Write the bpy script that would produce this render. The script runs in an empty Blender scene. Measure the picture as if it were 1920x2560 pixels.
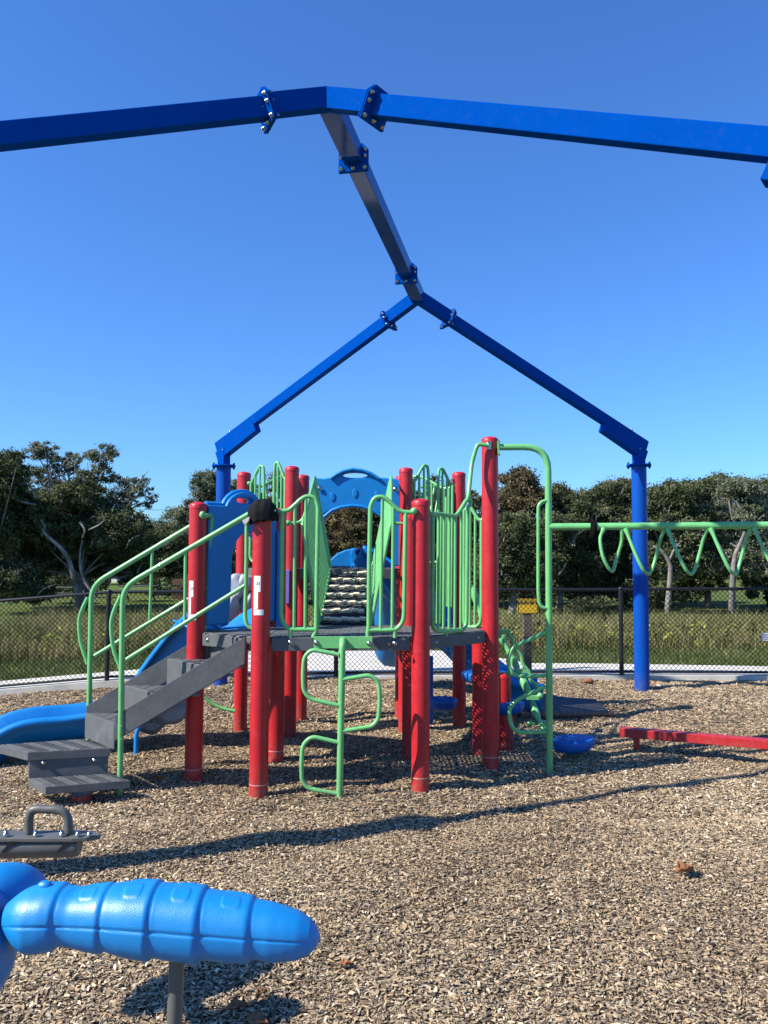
import bpy, bmesh, math, random
import numpy as np
from mathutils import Vector, Matrix
S = bpy.context.scene
COL = S.collection
R = math.radians
# ---------------------------------------------------------------- camera
F_PX, PITCH, ROLL, EYE = 1950.0, R(3.375), R(0.25), 1.6
cam = bpy.data.objects.new('camera', bpy.data.cameras.new('camera')); COL.objects.link(cam)
cam.data.sensor_fit = 'HORIZONTAL'; cam.data.sensor_width = 36; cam.data.lens = 36*F_PX/1920
cam.data.clip_start = 0.05; cam.data.clip_end = 3000
MC = Matrix.Translation((0, 0, EYE)) @ Matrix.Rotation(R(90)+PITCH, 4, 'X') @ Matrix.Rotation(ROLL, 4, 'Z')
cam.matrix_world = MC
S.camera = cam
S.render.resolution_x = 768; S.render.resolution_y = 1024
# ---------------------------------------------------------------- sky, sun
SUN_AZ, SUN_EL = R(22), R(41)          # direction the shadows run, height of the sun
w = bpy.data.worlds.new('World'); S.world = w; w.use_nodes = True
nt = w.node_tree; nt.nodes.clear()
sky = nt.nodes.new('ShaderNodeTexSky'); sky.sky_type = 'NISHITA'; sky.sun_disc = False
sky.sun_elevation = SUN_EL; sky.sun_rotation = math.atan2(-math.cos(SUN_AZ), -math.sin(SUN_AZ))
sky.altitude = 0; sky.air_density = 1.25; sky.dust_density = 0.15; sky.ozone_density = 3.5
bg = nt.nodes.new('ShaderNodeBackground'); bg.inputs[1].default_value = 0.070
wo = nt.nodes.new('ShaderNodeOutputWorld')
tone = nt.nodes.new('ShaderNodeVectorMath'); tone.operation = 'MULTIPLY'; tone.inputs[1].default_value = (.56, 1.01, 1.72)   # the camera's deep blue rendering of a clear sky
nt.links.new(sky.outputs[0], tone.inputs[0]); nt.links.new(tone.outputs[0], bg.inputs[0]); nt.links.new(bg.outputs[0], wo.inputs[0])
sl = bpy.data.lights.new('sun', 'SUN'); sl.energy = 5.0; sl.angle = R(0.5); sl.color = (1, .95, .86)
so = bpy.data.objects.new('sun', sl); COL.objects.link(so)
sd = Vector((math.cos(SUN_EL)*math.cos(SUN_AZ), math.cos(SUN_EL)*math.sin(SUN_AZ), -math.sin(SUN_EL)))
so.rotation_euler = sd.to_track_quat('-Z', 'Y').to_euler(); so.location = (-10, -5, 12)
S.view_settings.view_transform = 'Standard'; S.view_settings.look = 'None'
S.view_settings.exposure = 0.78; S.view_settings.gamma = 1.0
# ---------------------------------------------------------------- helpers
def at(u, v, Y):
    """the world point at forward distance Y that a sight line through (u, v) meets"""
    d = MC.to_3x3() @ Vector(((u-960)/F_PX, (1280-v)/F_PX, -1))
    return Vector((0, 0, EYE)) + d*(Y/d.y)
def V(*a): return Vector(a)
def tag(o, label=None, cat=None, group=None, kind=None):
    if label: o['label'] = label
    if cat: o['category'] = cat
    if group: o['group'] = group
    if kind: o['kind'] = kind
    return o
def empty(name, loc, label, cat, group=None):
    o = bpy.data.objects.new(name, None); COL.objects.link(o); o.location = loc
    o.empty_display_size = .1
    return tag(o, label, cat, group)
def mesh_obj(name, me, mat, parent=None, smooth=False):
    o = bpy.data.objects.new(name, me); COL.objects.link(o)
    if mat: me.materials.append(mat)
    if parent:
        o.parent = parent; o.matrix_parent_inverse = Matrix.Identity(4)
        p = parent; off = Vector((0, 0, 0))
        while p: off += p.location; p = p.parent
        o.location = -off        # the mesh is written in world coordinates
        me_shift(o, off)
    return o
def me_shift(o, off):
    # give the part an origin of its own, in its middle
    me = o.data
    n = len(me.vertices)
    if n == 0: return
    co = np.empty(n*3, np.float32); me.vertices.foreach_get('co', co); co = co.reshape(-1, 3)
    c = (co.max(0)+co.min(0))/2
    me.vertices.foreach_set('co', (co-c).ravel()); me.update()
    o.location = Vector(c)-off
def bolts(pts, ax, parent, mat='steel', r=.011, h=.012, name='bolt'):
    for p in pts:
        mb = MB(); mb.bolt(p, ax, r, h); mb.build(name, M[mat], parent)
class MB:
    def __init__(s): s.v = []; s.f = []; s.sm = []
    def add(s, vs, fs, smooth=False):
        b = len(s.v); s.v += [tuple(p) for p in vs]; s.f += [tuple(i+b for i in f) for f in fs]; s.sm += [smooth]*len(fs)
    def box(s, c, size, M=None):
        M = M or Matrix.Identity(3); c = Vector(c)
        vs = [c + M @ Vector((x*size[0]/2, y*size[1]/2, z*size[2]/2)) for x in (-1, 1) for y in (-1, 1) for z in (-1, 1)]
        s.add(vs, [(0, 1, 3, 2), (4, 6, 7, 5), (0, 4, 5, 1), (2, 3, 7, 6), (0, 2, 6, 4), (1, 5, 7, 3)])
        return s
    def hexa(s, b, t):
        """prism between two loops of the same length (b below, t above)"""
        n = len(b)
        s.add(list(b)+list(t), [tuple(reversed(range(n))), tuple(range(n, 2*n))]+[(i, (i+1) % n, n+(i+1) % n, n+i) for i in range(n)])
        return s
    def beam(s, a, b, wd, ht, up=V(0, 0, 1), cut=0):
        a, b = Vector(a), Vector(b); d = (b-a).normalized(); sx = d.cross(up).normalized(); uz = sx.cross(d)
        L = [(-1, -1), (1, -1), (1, 1), (-1, 1)]
        s.hexa([a+sx*x*wd/2+uz*y*ht/2 for x, y in L], [b+sx*x*wd/2+uz*y*ht/2 for x, y in L]); return s
    def tube(s, pts, r, n=12, fillet=0, caps=True, rads=None):
        pts = [Vector(p) for p in pts]
        if fillet: pts = rounded(pts, fillet)
        m = len(pts); T = []
        for i in range(m):
            a = pts[max(i-1, 0)]; b = pts[min(i+1, m-1)]; T.append((b-a).normalized())
        ref = V(0, 0, 1) if abs(T[0].z) < .9 else V(1, 0, 0)
        nrm = (ref - T[0]*ref.dot(T[0])).normalized(); vs = []; fs = []
        for i in range(m):
            if i: nrm = (nrm - T[i]*nrm.dot(T[i])).normalized()
            bn = T[i].cross(nrm); rr = rads[i] if rads else r
            for k in range(n):
                t = 2*math.pi*k/n; vs.append(pts[i]+(nrm*math.cos(t)+bn*math.sin(t))*rr)
        for i in range(m-1):
            for k in range(n):
                k2 = (k+1) % n; fs.append((i*n+k, i*n+k2, (i+1)*n+k2, (i+1)*n+k))
        s.add(vs, fs, True)
        if caps: s.add(vs[:n], [tuple(reversed(range(n)))]); s.add(vs[-n:], [tuple(range(n))])
        return s
    def lathe(s, base, prof, n=32, axis=None):
        """prof: list of (radius, height) along axis from base"""
        base = Vector(base); ax = Vector(axis or (0, 0, 1)).normalized()
        q = ax.to_track_quat('Z', 'X').to_matrix(); vs = []; fs = []
        for r, h in prof:
            for k in range(n):
                t = 2*math.pi*k/n; vs.append(base+q @ Vector((r*math.cos(t), r*math.sin(t), h)))
        for i in range(len(prof)-1):
            for k in range(n):
                k2 = (k+1) % n; fs.append((i*n+k, i*n+k2, (i+1)*n+k2, (i+1)*n+k))
        s.add(vs, fs, True); m = len(prof)
        s.add(vs[:n], [tuple(reversed(range(n)))]); s.add(vs[(m-1)*n:], [tuple(range(n))]); return s
    def ball(s, c, r, n=14, sq=(1, 1, 1), M=None):
        M = M or Matrix.Identity(3); c = Vector(c); vs = []; fs = []; m = n//2
        for i in range(m+1):
            th = math.pi*i/m
            for k in range(n):
                ph = 2*math.pi*k/n
                vs.append(c+M @ Vector((r*sq[0]*math.sin(th)*math.cos(ph), r*sq[1]*math.sin(th)*math.sin(ph), r*sq[2]*math.cos(th))))
        for i in range(m):
            for k in range(n):
                k2 = (k+1) % n; fs.append((i*n+k, (i+1)*n+k, (i+1)*n+k2, i*n+k2))
        s.add(vs, fs, True); return s
    def bolt(s, p, ax, r=.011, h=.012):
        return s.lathe(p, [(r*1.25, 0), (r*1.25, h*.25), (r, h*.3), (r*.85, h*.8), (r*.4, h)], 10, ax)
    def build(s, name, mat, parent=None, bevel=0, subs=0, **k):
        me = bpy.data.meshes.new(name); me.from_pydata(s.v, [], s.f); me.update()
        me.polygons.foreach_set('use_smooth', s.sm)
        o = mesh_obj(name, me, mat, parent)
        if bevel:
            b = o.modifiers.new('bevel', 'BEVEL'); b.width = bevel; b.segments = 2; b.limit_method = 'ANGLE'; b.angle_limit = R(40)
        if k: tag(o, **k)
        return o
def rounded(pts, r, n=6):
    out = [pts[0]]
    for i in range(1, len(pts)-1):
        p, a, b = pts[i], pts[i-1], pts[i+1]
        da, db = (a-p), (b-p); la, lb = da.length, db.length
        ang = da.angle(db, math.pi)
        if ang > R(176) or la < 1e-5 or lb < 1e-5: out.append(p); continue
        rr = min(r, la*.48, lb*.48)
        A = p+da/la*rr; B = p+db/lb*rr
        for k in range(n+1):
            t = k/n; out.append(A*(1-t)**2+p*2*t*(1-t)+B*t*t)
    out.append(pts[-1]); return out
def smooth_path(pts, n=8):
    P = [Vector(p) for p in pts]; P = [P[0]*2-P[1]]+P+[P[-1]*2-P[-2]]; out = []
    for i in range(1, len(P)-2):
        for k in range(n):
            t = k/n; a, b, c, d = P[i-1:i+3]
            out.append(.5*((2*b)+(c-a)*t+(2*a-5*b+4*c-d)*t*t+(3*b-a-3*c+d)*t**3))
    out.append(P[-2]); return out
def quads(name, vs, fs, mat, parent=None, tint=None, smooth=False):
    """a mesh from numpy arrays, fast; tint is one number per face"""
    me = bpy.data.meshes.new(name); nv, nf, k = len(vs), len(fs), fs.shape[1]
    me.vertices.add(nv); me.vertices.foreach_set('co', vs.astype(np.float32).ravel())
    me.loops.add(nf*k); me.loops.foreach_set('vertex_index', fs.astype(np.int32).ravel())
    me.polygons.add(nf); me.polygons.foreach_set('loop_start', np.arange(0, nf*k, k, dtype=np.int32))
    me.polygons.foreach_set('loop_total', np.full(nf, k, np.int32))
    me.update(calc_edges=True)
    me.polygons.foreach_set('use_smooth', np.full(nf, smooth))
    if tint is not None:
        a = me.attributes.new('tint', 'FLOAT', 'FACE'); a.data.foreach_set('value', tint.astype(np.float32))
    return mesh_obj(name, me, mat, parent)
def flat_shape(loops, thick, bevel=0.004):
    """a filled 2D outline (with holes) given thickness and soft edges; returns verts, faces in its own plane"""
    cu = bpy.data.curves.new('c', 'CURVE'); cu.dimensions = '2D'; cu.fill_mode = 'BOTH'; cu.extrude = max(thick/2-bevel, .0001)
    cu.bevel_depth = bevel; cu.bevel_resolution = 2; cu.offset = -bevel
    for lp in loops:
        sp = cu.splines.new('POLY'); sp.points.add(len(lp)-1); sp.use_cyclic_u = True
        for p, q in zip(sp.points, lp): p.co = (q[0], q[1], 0, 1)
    return curve_mesh(cu)
def curve_mesh(cu):
    o = bpy.data.objects.new('c', cu); COL.objects.link(o)
    dg = bpy.context.evaluated_depsgraph_get(); me = bpy.data.meshes.new_from_object(o.evaluated_get(dg))
    vs = [v.co.copy() for v in me.vertices]; fs = [tuple(p.vertices) for p in me.polygons]
    bpy.data.objects.remove(o); bpy.data.meshes.remove(me); return vs, fs
def text_shape(s, size, depth=.0006):
    cu = bpy.data.curves.new('t', 'FONT'); cu.body = s; cu.size = size; cu.extrude = depth
    cu.align_x = 'CENTER'; cu.align_y = 'CENTER'; return curve_mesh(cu)
def circ(cx, cy, rx, ry, n=24): return [(cx+rx*math.cos(2*math.pi*k/n), cy+ry*math.sin(2*math.pi*k/n)) for k in range(n)]
# ---------------------------------------------------------------- materials
def base_mat(name, rough=.5, metal=0, spec=.5):
    m = bpy.data.materials.new(name); m.use_nodes = True; n = m.node_tree.nodes; b = n['Principled BSDF']
    b.inputs['Roughness'].default_value = rough; b.inputs['Metallic'].default_value = metal
    b.inputs['Specular IOR Level'].default_value = spec
    return m, m.node_tree, b
def ramp(nt, stops, interp='LINEAR'):
    r = nt.nodes.new('ShaderNodeValToRGB'); e = r.color_ramp.elements; r.color_ramp.interpolation = interp
    while len(e) < len(stops): e.new(.5)
    for x, (p, c) in zip(e, stops): x.position = p; x.color = (*c, 1)
    return r
def noise(nt, scale, detail=4, coord='Object', rough=.6, vec=None, out='Fac'):
    n = nt.nodes.new('ShaderNodeTexNoise'); n.inputs['Scale'].default_value = scale
    n.inputs['Detail'].default_value = detail; n.inputs['Roughness'].default_value = rough
    if vec is None:
        t = nt.nodes.new('ShaderNodeTexCoord'); vec = t.outputs[coord]
    nt.links.new(vec, n.inputs['Vector']); return n.outputs[out]
def bump(nt, b, h, strength, dist):
    n = nt.nodes.new('ShaderNodeBump'); n.inputs['Strength'].default_value = strength; n.inputs['Distance'].default_value = dist
    nt.links.new(h, n.inputs['Height']); nt.links.new(n.outputs[0], b.inputs['Normal'])
def paint(name, col, rough=.35, var=.12, scale=6, bumpy=0.0, coat=0.0, spec=.5, dust=0.0, dirt=0.0, scuff=0.0):
    """painted or moulded surface: slight uneven tone, dusty patches, orange-peel"""
    m, t, b = base_mat(name, rough, 0, spec)
    d = tuple(c*(1-var) for c in col); l = tuple(min(1, c*(1+var)+dust) for c in col)
    r = ramp(t, [(.3, d), (.5, col), (.75, l)])
    t.links.new(noise(t, scale, 6), r.inputs[0]); t.links.new(r.outputs[0], b.inputs['Base Color'])
    out = r.outputs[0]
    def over(out, fac, c):
        mx = t.nodes.new('ShaderNodeMix'); mx.data_type = 'RGBA'; mx.inputs[7].default_value = (*c, 1)
        t.links.new(fac, mx.inputs[0]); t.links.new(out, mx.inputs[6]); return mx.outputs[2]
    def mul(a, k):
        n = t.nodes.new('ShaderNodeMath'); n.operation = 'MULTIPLY'; t.links.new(a, n.inputs[0])
        if isinstance(k, float): n.inputs[1].default_value = k
        else: t.links.new(k, n.inputs[1])
        return n.outputs[0]
    if dirt:      # splashed soil on the part of the thing that is near the chips
        g_ = t.nodes.new('ShaderNodeNewGeometry'); sx_ = t.nodes.new('ShaderNodeSeparateXYZ'); t.links.new(g_.outputs['Position'], sx_.inputs[0])
        mr = t.nodes.new('ShaderNodeMapRange'); mr.inputs[1].default_value = .26; mr.inputs[2].default_value = -.02; t.links.new(sx_.outputs[2], mr.inputs[0])
        nr = ramp(t, [(.38, (0, 0, 0)), (.68, (1, 1, 1))]); t.links.new(noise(t, 34, 6), nr.inputs[0])
        out = over(out, mul(mul(mr.outputs[0], nr.outputs[0]), dirt), (.17, .13, .09))
    if scuff:     # chalky dust and faint rubs
        nr = ramp(t, [(.52, (0, 0, 0)), (.80, (1, 1, 1))]); t.links.new(noise(t, 22, 8, rough=.75), nr.inputs[0])
        out = over(out, mul(nr.outputs[0], scuff), (.42, .42, .40))
    t.links.new(out, b.inputs['Base Color'])
    rr = t.nodes.new('ShaderNodeMapRange'); rr.inputs[3].default_value = rough*.75; rr.inputs[4].default_value = min(1, rough*1.4)
    t.links.new(noise(t, scale*4, 5), rr.inputs[0]); t.links.new(rr.outputs[0], b.inputs['Roughness'])
    if bumpy: bump(t, b, noise(t, 260, 2), bumpy, .001)
    if coat: b.inputs['Coat Weight'].default_value = coat; b.inputs['Coat Roughness'].default_value = .07
    return m
def tinted(name, stops, rough=.8, trans=0.0, spec=.2, nz=None, col_noise=None):
    """colour chosen per face by the 'tint' attribute"""
    m, t, b = base_mat(name, rough, 0, spec)
    a = t.nodes.new('ShaderNodeAttribute'); a.attribute_name = 'tint'
    r = ramp(t, stops); t.links.new(a.outputs['Fac'], r.inputs[0])
    t.links.new(r.outputs[0], b.inputs['Base Color'])
    if trans:
        tr = t.nodes.new('ShaderNodeBsdfTranslucent'); mx = t.nodes.new('ShaderNodeMixShader'); mx.inputs[0].default_value = trans
        t.links.new(r.outputs[0], tr.inputs[0]); t.links.new(b.outputs[0], mx.inputs[1]); t.links.new(tr.outputs[0], mx.inputs[2])
        t.links.new(mx.outputs[0], t.nodes['Material Output'].inputs[0])
    if nz: bump(t, b, noise(t, nz, 3), .4, .002)
    return m
M = {}
M['red'] = paint('red_powder_coat', (.44, .012, .018), .38, .14, 5, .15, dirt=.8, scuff=.10)
M['green'] = paint('green_powder_coat', (.145, .44, .15), .30, .12, 7, .1, coat=.15, dirt=.7, scuff=.12)
M['beam'] = paint('blue_beam_paint', (.0004, .056, .31), .9, .06, 4, .0, coat=.04, spec=.0, scuff=.02)
M['ridge'] = paint('blue_ridge_paint', (.0004, .056, .31), .9, .04, 4, .0, coat=.6, spec=.0)
M['beampost'] = paint('blue_post_paint', (.0004, .060, .33), .7, .04, 4, .0, coat=.25, spec=.1, dirt=.5, scuff=.02)

M['plastic'] = paint('blue_moulded_plastic', (.001, .18, .50), .42, .08, 5, .25, spec=.4, scuff=.04)
M['plastic2'] = paint('rider_blue_plastic', (.0005, .20, .52), .42, .07, 9, .6, spec=.8, scuff=.03)
M['podblue'] = paint('pod_blue_plastic', (.004, .11, .42), .45, .1, 9, .3)
M['grey'] = paint('grey_vinyl_deck', (.088, .093, .095), .6, .2, 9, .5, dust=.01, scuff=.16)
M['greyrail'] = paint('grey_pipe_paint', (.10, .10, .092), .4, .15, 10, .3)
M['rock'] = paint('grey_rock_plastic', (.33, .35, .38), .5, .2, 6, .5)
M['black'] = paint('black_vinyl', (.008, .008, .009), .4, .2, 12, .2)
M['wire'] = paint('black_wire', (.006, .006, .006), .95, .1, 12, 0, spec=.03)
M['rubber'] = paint('dark_rubber', (.03, .034, .04), .6, .2, 12, .5)
M['cream'] = paint('cream_rubber', (.72, .62, .42), .6, .15, 20, .5)
M['cap'] = paint('black_cotton', (.012, .012, .014), .95, .3, 40, 1.0, spec=.1)
M['capgrey'] = paint('grey_cotton', (.22, .22, .21), .95, .2, 40, 1.0, spec=.1)
M['ring'] = paint('faded_ring', (.50, .22, .20), .5, .2, 20)
M['white'] = paint('white_sticker', (.80, .80, .80), .4, .05, 12)
M['ink'] = paint('dark_ink', (.02, .02, .04), .5, .05, 12)
M['yellow'] = paint('yellow_sign_paint', (.72, .46, .03), .4, .08, 8)
M['purple'] = paint('purple_plastic', (.20, .15, .50), .4, .1, 8)
M['concrete'] = paint('pale_concrete', (.62, .59, .52), .9, .12, 3, .8, spec=.2)
M['kerbc'] = paint('kerb_concrete', (.52, .49, .42), .9, .18, 4, .8, spec=.2)
M['wood'] = paint('weathered_wood', (.13, .11, .095), .85, .3, 10, .8, spec=.2)
m_, t_, b_ = base_mat('steel_bolt', .25, 1); b_.inputs['Base Color'].default_value = (.38, .38, .38, 1); M['steel'] = m_
bark, t_, b_ = base_mat('pale_bark', .9, 0, .1)
r_ = ramp(t_, [(.3, (.08, .068, .058)), (.5, (.18, .16, .14)), (.75, (.38, .345, .31))])
t_.links.new(noise(t_, 2.2, 8), r_.inputs[0]); t_.links.new(r_.outputs[0], b_.inputs['Base Color']); bump(t_, b_, noise(t_, 9, 6), .8, .04)
M['bark'] = bark
# ---------------------------------------------------------------- terrain
def base_z(x, y):
    x = np.asarray(x, float); y = np.asarray(y, float)
    z = -.062*np.maximum(0, -x-2.2)**1.15
    t = np.clip((y-11.8)/11., 0, 1); z = np.where(y > 11.0, np.maximum(z, -.3)*(1-t), z) - .62*t*t*(3-2*t)
    far = np.clip((y-30)/60., 0, 1); z = z+far*.5
    return z
def bumps(x, y):
    return (.012*np.sin(x*5.1+1.3*np.sin(y*2.2))*np.cos(y*4.3+x) + .010*np.sin(x*2.1-y*3.3+.7) + .006*np.sin(x*11+y*7)*np.sin(y*13-x*5)
            + .010*np.sin(x*8.3-y*1.9)*np.sin(y*6.1+2))
def mulch_z(x, y): return base_z(x, y)+bumps(np.asarray(x, float), np.asarray(y, float))
def mulchz(x, y): return float(mulch_z(x, y))
def sheet(name, xs, ys, zf, mat, **k):
    X, Yg = np.meshgrid(xs, ys); Z = zf(X, Yg); vs = np.stack([X, Yg, Z], -1).reshape(-1, 3)
    nx, ny = len(xs), len(ys); i = np.arange(ny-1)[:, None]*nx+np.arange(nx-1)[None, :]
    fs = np.stack([i, i+1, i+nx+1, i+nx], -1).reshape(-1, 4)
    return tag(quads(name, vs, fs, mat, smooth=True), **k)
# grass ground
gm, t, b = base_mat('mown_grass', .95, 0, .1)
r = ramp(t, [(.25, (.045, .07, .018)), (.5, (.085, .125, .03)), (.7, (.15, .16, .05)), (.85, (.24, .20, .10))])
mx = t.nodes.new('ShaderNodeMath'); mx.operation = 'ADD'; a = noise(t, .16, 6); b2 = noise(t, 7, 5)
m2 = t.nodes.new('ShaderNodeMath'); m2.operation = 'MULTIPLY'; m2.inputs[1].default_value = .5; t.links.new(b2, m2.inputs[0])
m3 = t.nodes.new('ShaderNodeMath'); m3.operation = 'MULTIPLY'; m3.inputs[1].default_value = .55; t.links.new(a, m3.inputs[0])
t.links.new(m2.outputs[0], mx.inputs[0]); t.links.new(m3.outputs[0], mx.inputs[1]); t.links.new(mx.outputs[0], r.inputs[0])
t.links.new(r.outputs[0], b.inputs['Base Color']); bump(t, b, noise(t, 30, 4), .6, .03)
ys = np.concatenate([np.linspace(-30, 10.8, 30), np.linspace(11, 34, 70), np.linspace(36, 120, 40), np.linspace(140, 700, 20)])
xs = np.concatenate([np.linspace(-500, -40, 20), np.linspace(-38, 38, 100), np.linspace(40, 500, 20)])
def grass_z(x, y): return base_z(x, y) - .05*(np.asarray(y) < 10.9)-np.where((y < 10.9) & (x > -9) & (x < 9) & (y > -9), .12, 0)
sheet('ground', xs, ys, grass_z, gm, kind='structure')
# wood-chip bed: the sheet below and the loose chips on it
mm, t, b = base_mat('wood_chip_bed', .95, 0, .1)
tc = t.nodes.new('ShaderNodeTexCoord'); mp = t.nodes.new('ShaderNodeMapping'); mp.inputs['Scale'].default_value = (38, 85, 60)
t.links.new(tc.outputs['Object'], mp.inputs[0])
ds = t.nodes.new('ShaderNodeVectorMath'); ds.operation = 'ADD'
nz = noise(t, 9, 3, out='Color'); sc = t.nodes.new('ShaderNodeVectorMath'); sc.operation = 'SCALE'; sc.inputs['Scale'].default_value = 6
t.links.new(nz, sc.inputs[0]); t.links.new(mp.outputs[0], ds.inputs[0]); t.links.new(sc.outputs[0], ds.inputs[1])
vo = t.nodes.new('ShaderNodeTexVoronoi'); vo.inputs['Scale'].default_value = 1; t.links.new(ds.outputs[0], vo.inputs['Vector'])
sp = t.nodes.new('ShaderNodeSeparateColor'); t.links.new(vo.outputs['Color'], sp.inputs[0])
r = ramp(t, [(0, (.022, .015, .010)), (.35, (.085, .060, .038)), (.62, (.18, .13, .085)), (.85, (.34, .27, .18)), (1, (.55, .48, .36))])
t.links.new(sp.outputs[0], r.inputs[0]); t.links.new(r.outputs[0], b.inputs['Base Color']); bump(t, b, vo.outputs['Distance'], .9, .02)
xs = np.linspace(-7.5, 7.5, 220); ys = np.linspace(-3, 10.72, 220)
sheet('mulch_bed', xs, ys, mulch_z, mm, kind='structure')
rng = np.random.default_rng(7)
def chips(n, y0, y1, smin, smax):
    y = np.sqrt(rng.uniform(y0**2, y1**2, n)) if y0 > 0 else rng.uniform(y0, y1, n)
    hw = .56*np.abs(y)+.7; x = rng.uniform(-1, 1, n)*hw
    x = np.clip(x, -7.4, 7.4)
    L = rng.uniform(smin, smax, n)*rng.choice([.55, .85, 1, 1.35], n); W = L*rng.uniform(.18, .48, n); T = L*rng.uniform(.06, .16, n)
    a = rng.uniform(0, math.pi, n); pit = rng.normal(0, .20, n); rol = rng.normal(0, .26, n)
    big = rng.random(n) < .06; pit = np.where(big, rng.normal(0, .8, n), pit)
    z = mulch_z(x, y)+rng.uniform(.000, .009, n)+np.abs(np.sin(pit))*L*.35
    ca, sa, cp, sp_, cr, sr = np.cos(a), np.sin(a), np.cos(pit), np.sin(pit), np.cos(rol), np.sin(rol)
    ex = np.stack([ca*cp, sa*cp, sp_], -1); ey = np.stack([-sa*cr-ca*sp_*sr, ca*cr-sa*sp_*sr, cp*sr], -1); ez = np.cross(ex, ey)
    c = np.stack([x, y, z], -1); vs = []
    k1, k2, k3 = rng.uniform(.35, 1, (3, n)); bow = rng.uniform(-.1, .25, n)
    # six-sided splinter: a bent top strip with slanting ends, and its skirt
    for (px, py) in ((-1, -1), (0, -1), (1, -1), (1, 1), (0, 1), (-1, 1)):
        wj = {(-1): k1, 0: 1, 1: k2}[px]
        p = c+ex*(px*L/2*(k3 if (px < 0 and py > 0) else 1))[:, None]+ey*(py*W/2*wj)[:, None]+ez*(T/2+(bow*W if px == 0 else 0))[:, None]
        vs.append(p)
    for p in list(vs): vs.append(p-ez*T[:, None]*1.0)
    vs = np.stack(vs, 1).reshape(-1, 3); o = (np.arange(n)*12)[:, None]
    F = np.array([[0, 1, 4, 5], [1, 2, 3, 4], [0, 6, 7, 1], [1, 7, 8, 2], [2, 8, 9, 3], [3, 9, 10, 4], [4, 10, 11, 5], [5, 11, 6, 0]])
    fs = (o[:, :, None]+F[None]).reshape(-1, 4)
    # tone drifts slowly over the bed: greyer and browner patches
    patch = .12*np.sin(x*1.3+y*.9)+.08*np.sin(x*3.1-y*2.3)
    tn = np.clip(rng.beta(1.7, 2.0, n)+patch*.5, 0, 1)
    return vs, fs, np.repeat(tn, 8)
cm = tinted('wood_chips', [(0, (.058, .040, .025)), (.15, (.14, .10, .066)), (.34, (.27, .207, .138)), (.5, (.41, .31, .195)), (.62, (.41, .275, .14)), (.68, (.46, .35, .22)), (.86, (.60, .475, .31)), (1, (.82, .71, .51))], .85, spec=.15)
V_, F_, T_, off = [], [], [], 0
for (n, y0, y1, s0, s1) in ((150000, 2.35, 4.9, .008, .0225), (140000, 4.7, 7.6, .011, .027), (105000, 7.4, 10.5, .015, .036), (12000, .2, 2.45, .012, .03)):
    a, b_, c_ = chips(n, y0, y1, s0, s1); V_.append(a); F_.append(b_+off); T_.append(c_); off += len(a)
tag(quads('wood_chips', np.concatenate(V_), np.concatenate(F_), cm, tint=np.concatenate(T_)), kind='stuff')
# concrete: kerb under the fence and the walk behind it
FENCE = [(-9.5, 9.9), (-5.15, 10.15), (-3.55, 10.25), (-.4, 10.55), (3.2, 10.55), (5.4, 10.35), (9.0, 10.0)]
def fence_y(x): return float(np.interp(x, [p[0] for p in FENCE], [p[1] for p in FENCE]))
def fence_base(x): return float(np.interp(x, [-9.5, -5.15, -3.55, 3.2, 5.4, 9], [-.35, -.21, -.08, -.03, .0, .02]))
def strip(name, x0, x1, d0, d1, top, thick, mat, n=60):
    mb = MB(); xs = np.linspace(x0, x1, n); B = []; Tp = []
    for i in range(n-1):
        a, c = xs[i], xs[i+1]
        q = [(a, fence_y(a)+d0(a)), (c, fence_y(c)+d0(c)), (c, fence_y(c)+d1(c)), (a, fence_y(a)+d1(a))]
        tv = [V(p[0], p[1], top(p[0], p[1])) for p in q]; bv = [p-V(0, 0, thick) for p in tv]
        mb.add(bv+tv, [(4, 5, 6, 7), (0, 1, 5, 4), (2, 3, 7, 6)])
    return mb.build(name, mat, kind='structure')
strip('kerb', -9, 9, lambda x: -.07, lambda x: .09, lambda x, y: fence_base(x)+.085, .22, M['kerbc'])
def walk_w(x):
    if x < -3: return 1.25
    if x < -2.3: return 1.25+(x+3)/.7*1.4
    if x < 1.0: return 3.3 - .15*abs(x+.6)
    if x < 2.2: return 3.1-(x-1.0)/1.2*1.95
    return 1.15
strip('path', -9, 9, lambda x: .10, walk_w, lambda x, y: max(fence_base(x)+.025-.0*(y-10), float(base_z(x, y))+.05), .25, M['concrete'], 160)
# grass blades on the mown strip, and the rough meadow of dry stems and weeds beyond
def blades(n, xf, yf, hmin, hmax, wd, t0, t1, lean=.35, zf=base_z, patch=True):
    x, y = xf(n), yf(n); z = zf(x, y); h = rng.uniform(hmin, hmax, n); a = rng.uniform(0, 2*math.pi, n); w_ = rng.uniform(.6, 1.3, n)*wd
    lx, ly = rng.normal(0, lean, (2, n))*h
    dx, dy = np.cos(a)*w_, np.sin(a)*w_
    p = np.stack
    v = [p([x-dx, y-dy, z-.02], -1), p([x+dx, y+dy, z-.02], -1), p([x+dx*.7+lx*.35, y+dy*.7+ly*.35, z+h*.6], -1), p([x-dx*.7+lx*.35, y-dy*.7+ly*.35, z+h*.6], -1),
         p([x+dx*.15+lx, y+dy*.15+ly, z+h], -1), p([x-dx*.15+lx, y-dy*.15+ly, z+h], -1)]
    vs = np.stack(v, 1).reshape(-1, 3); o = (np.arange(n)*6)[:, None, None]
    fs = (o+np.array([[0, 1, 2, 3], [3, 2, 4, 5]])[None]).reshape(-1, 4)
    tn = rng.uniform(t0, t1, n)
    if patch: tn = np.clip(tn+.16*np.sin(x*.8+2)*np.cos(y*.9)+.12*np.sin(x*2.3+y), 0, 1)
    return vs, fs, np.repeat(tn, 2)
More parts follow.
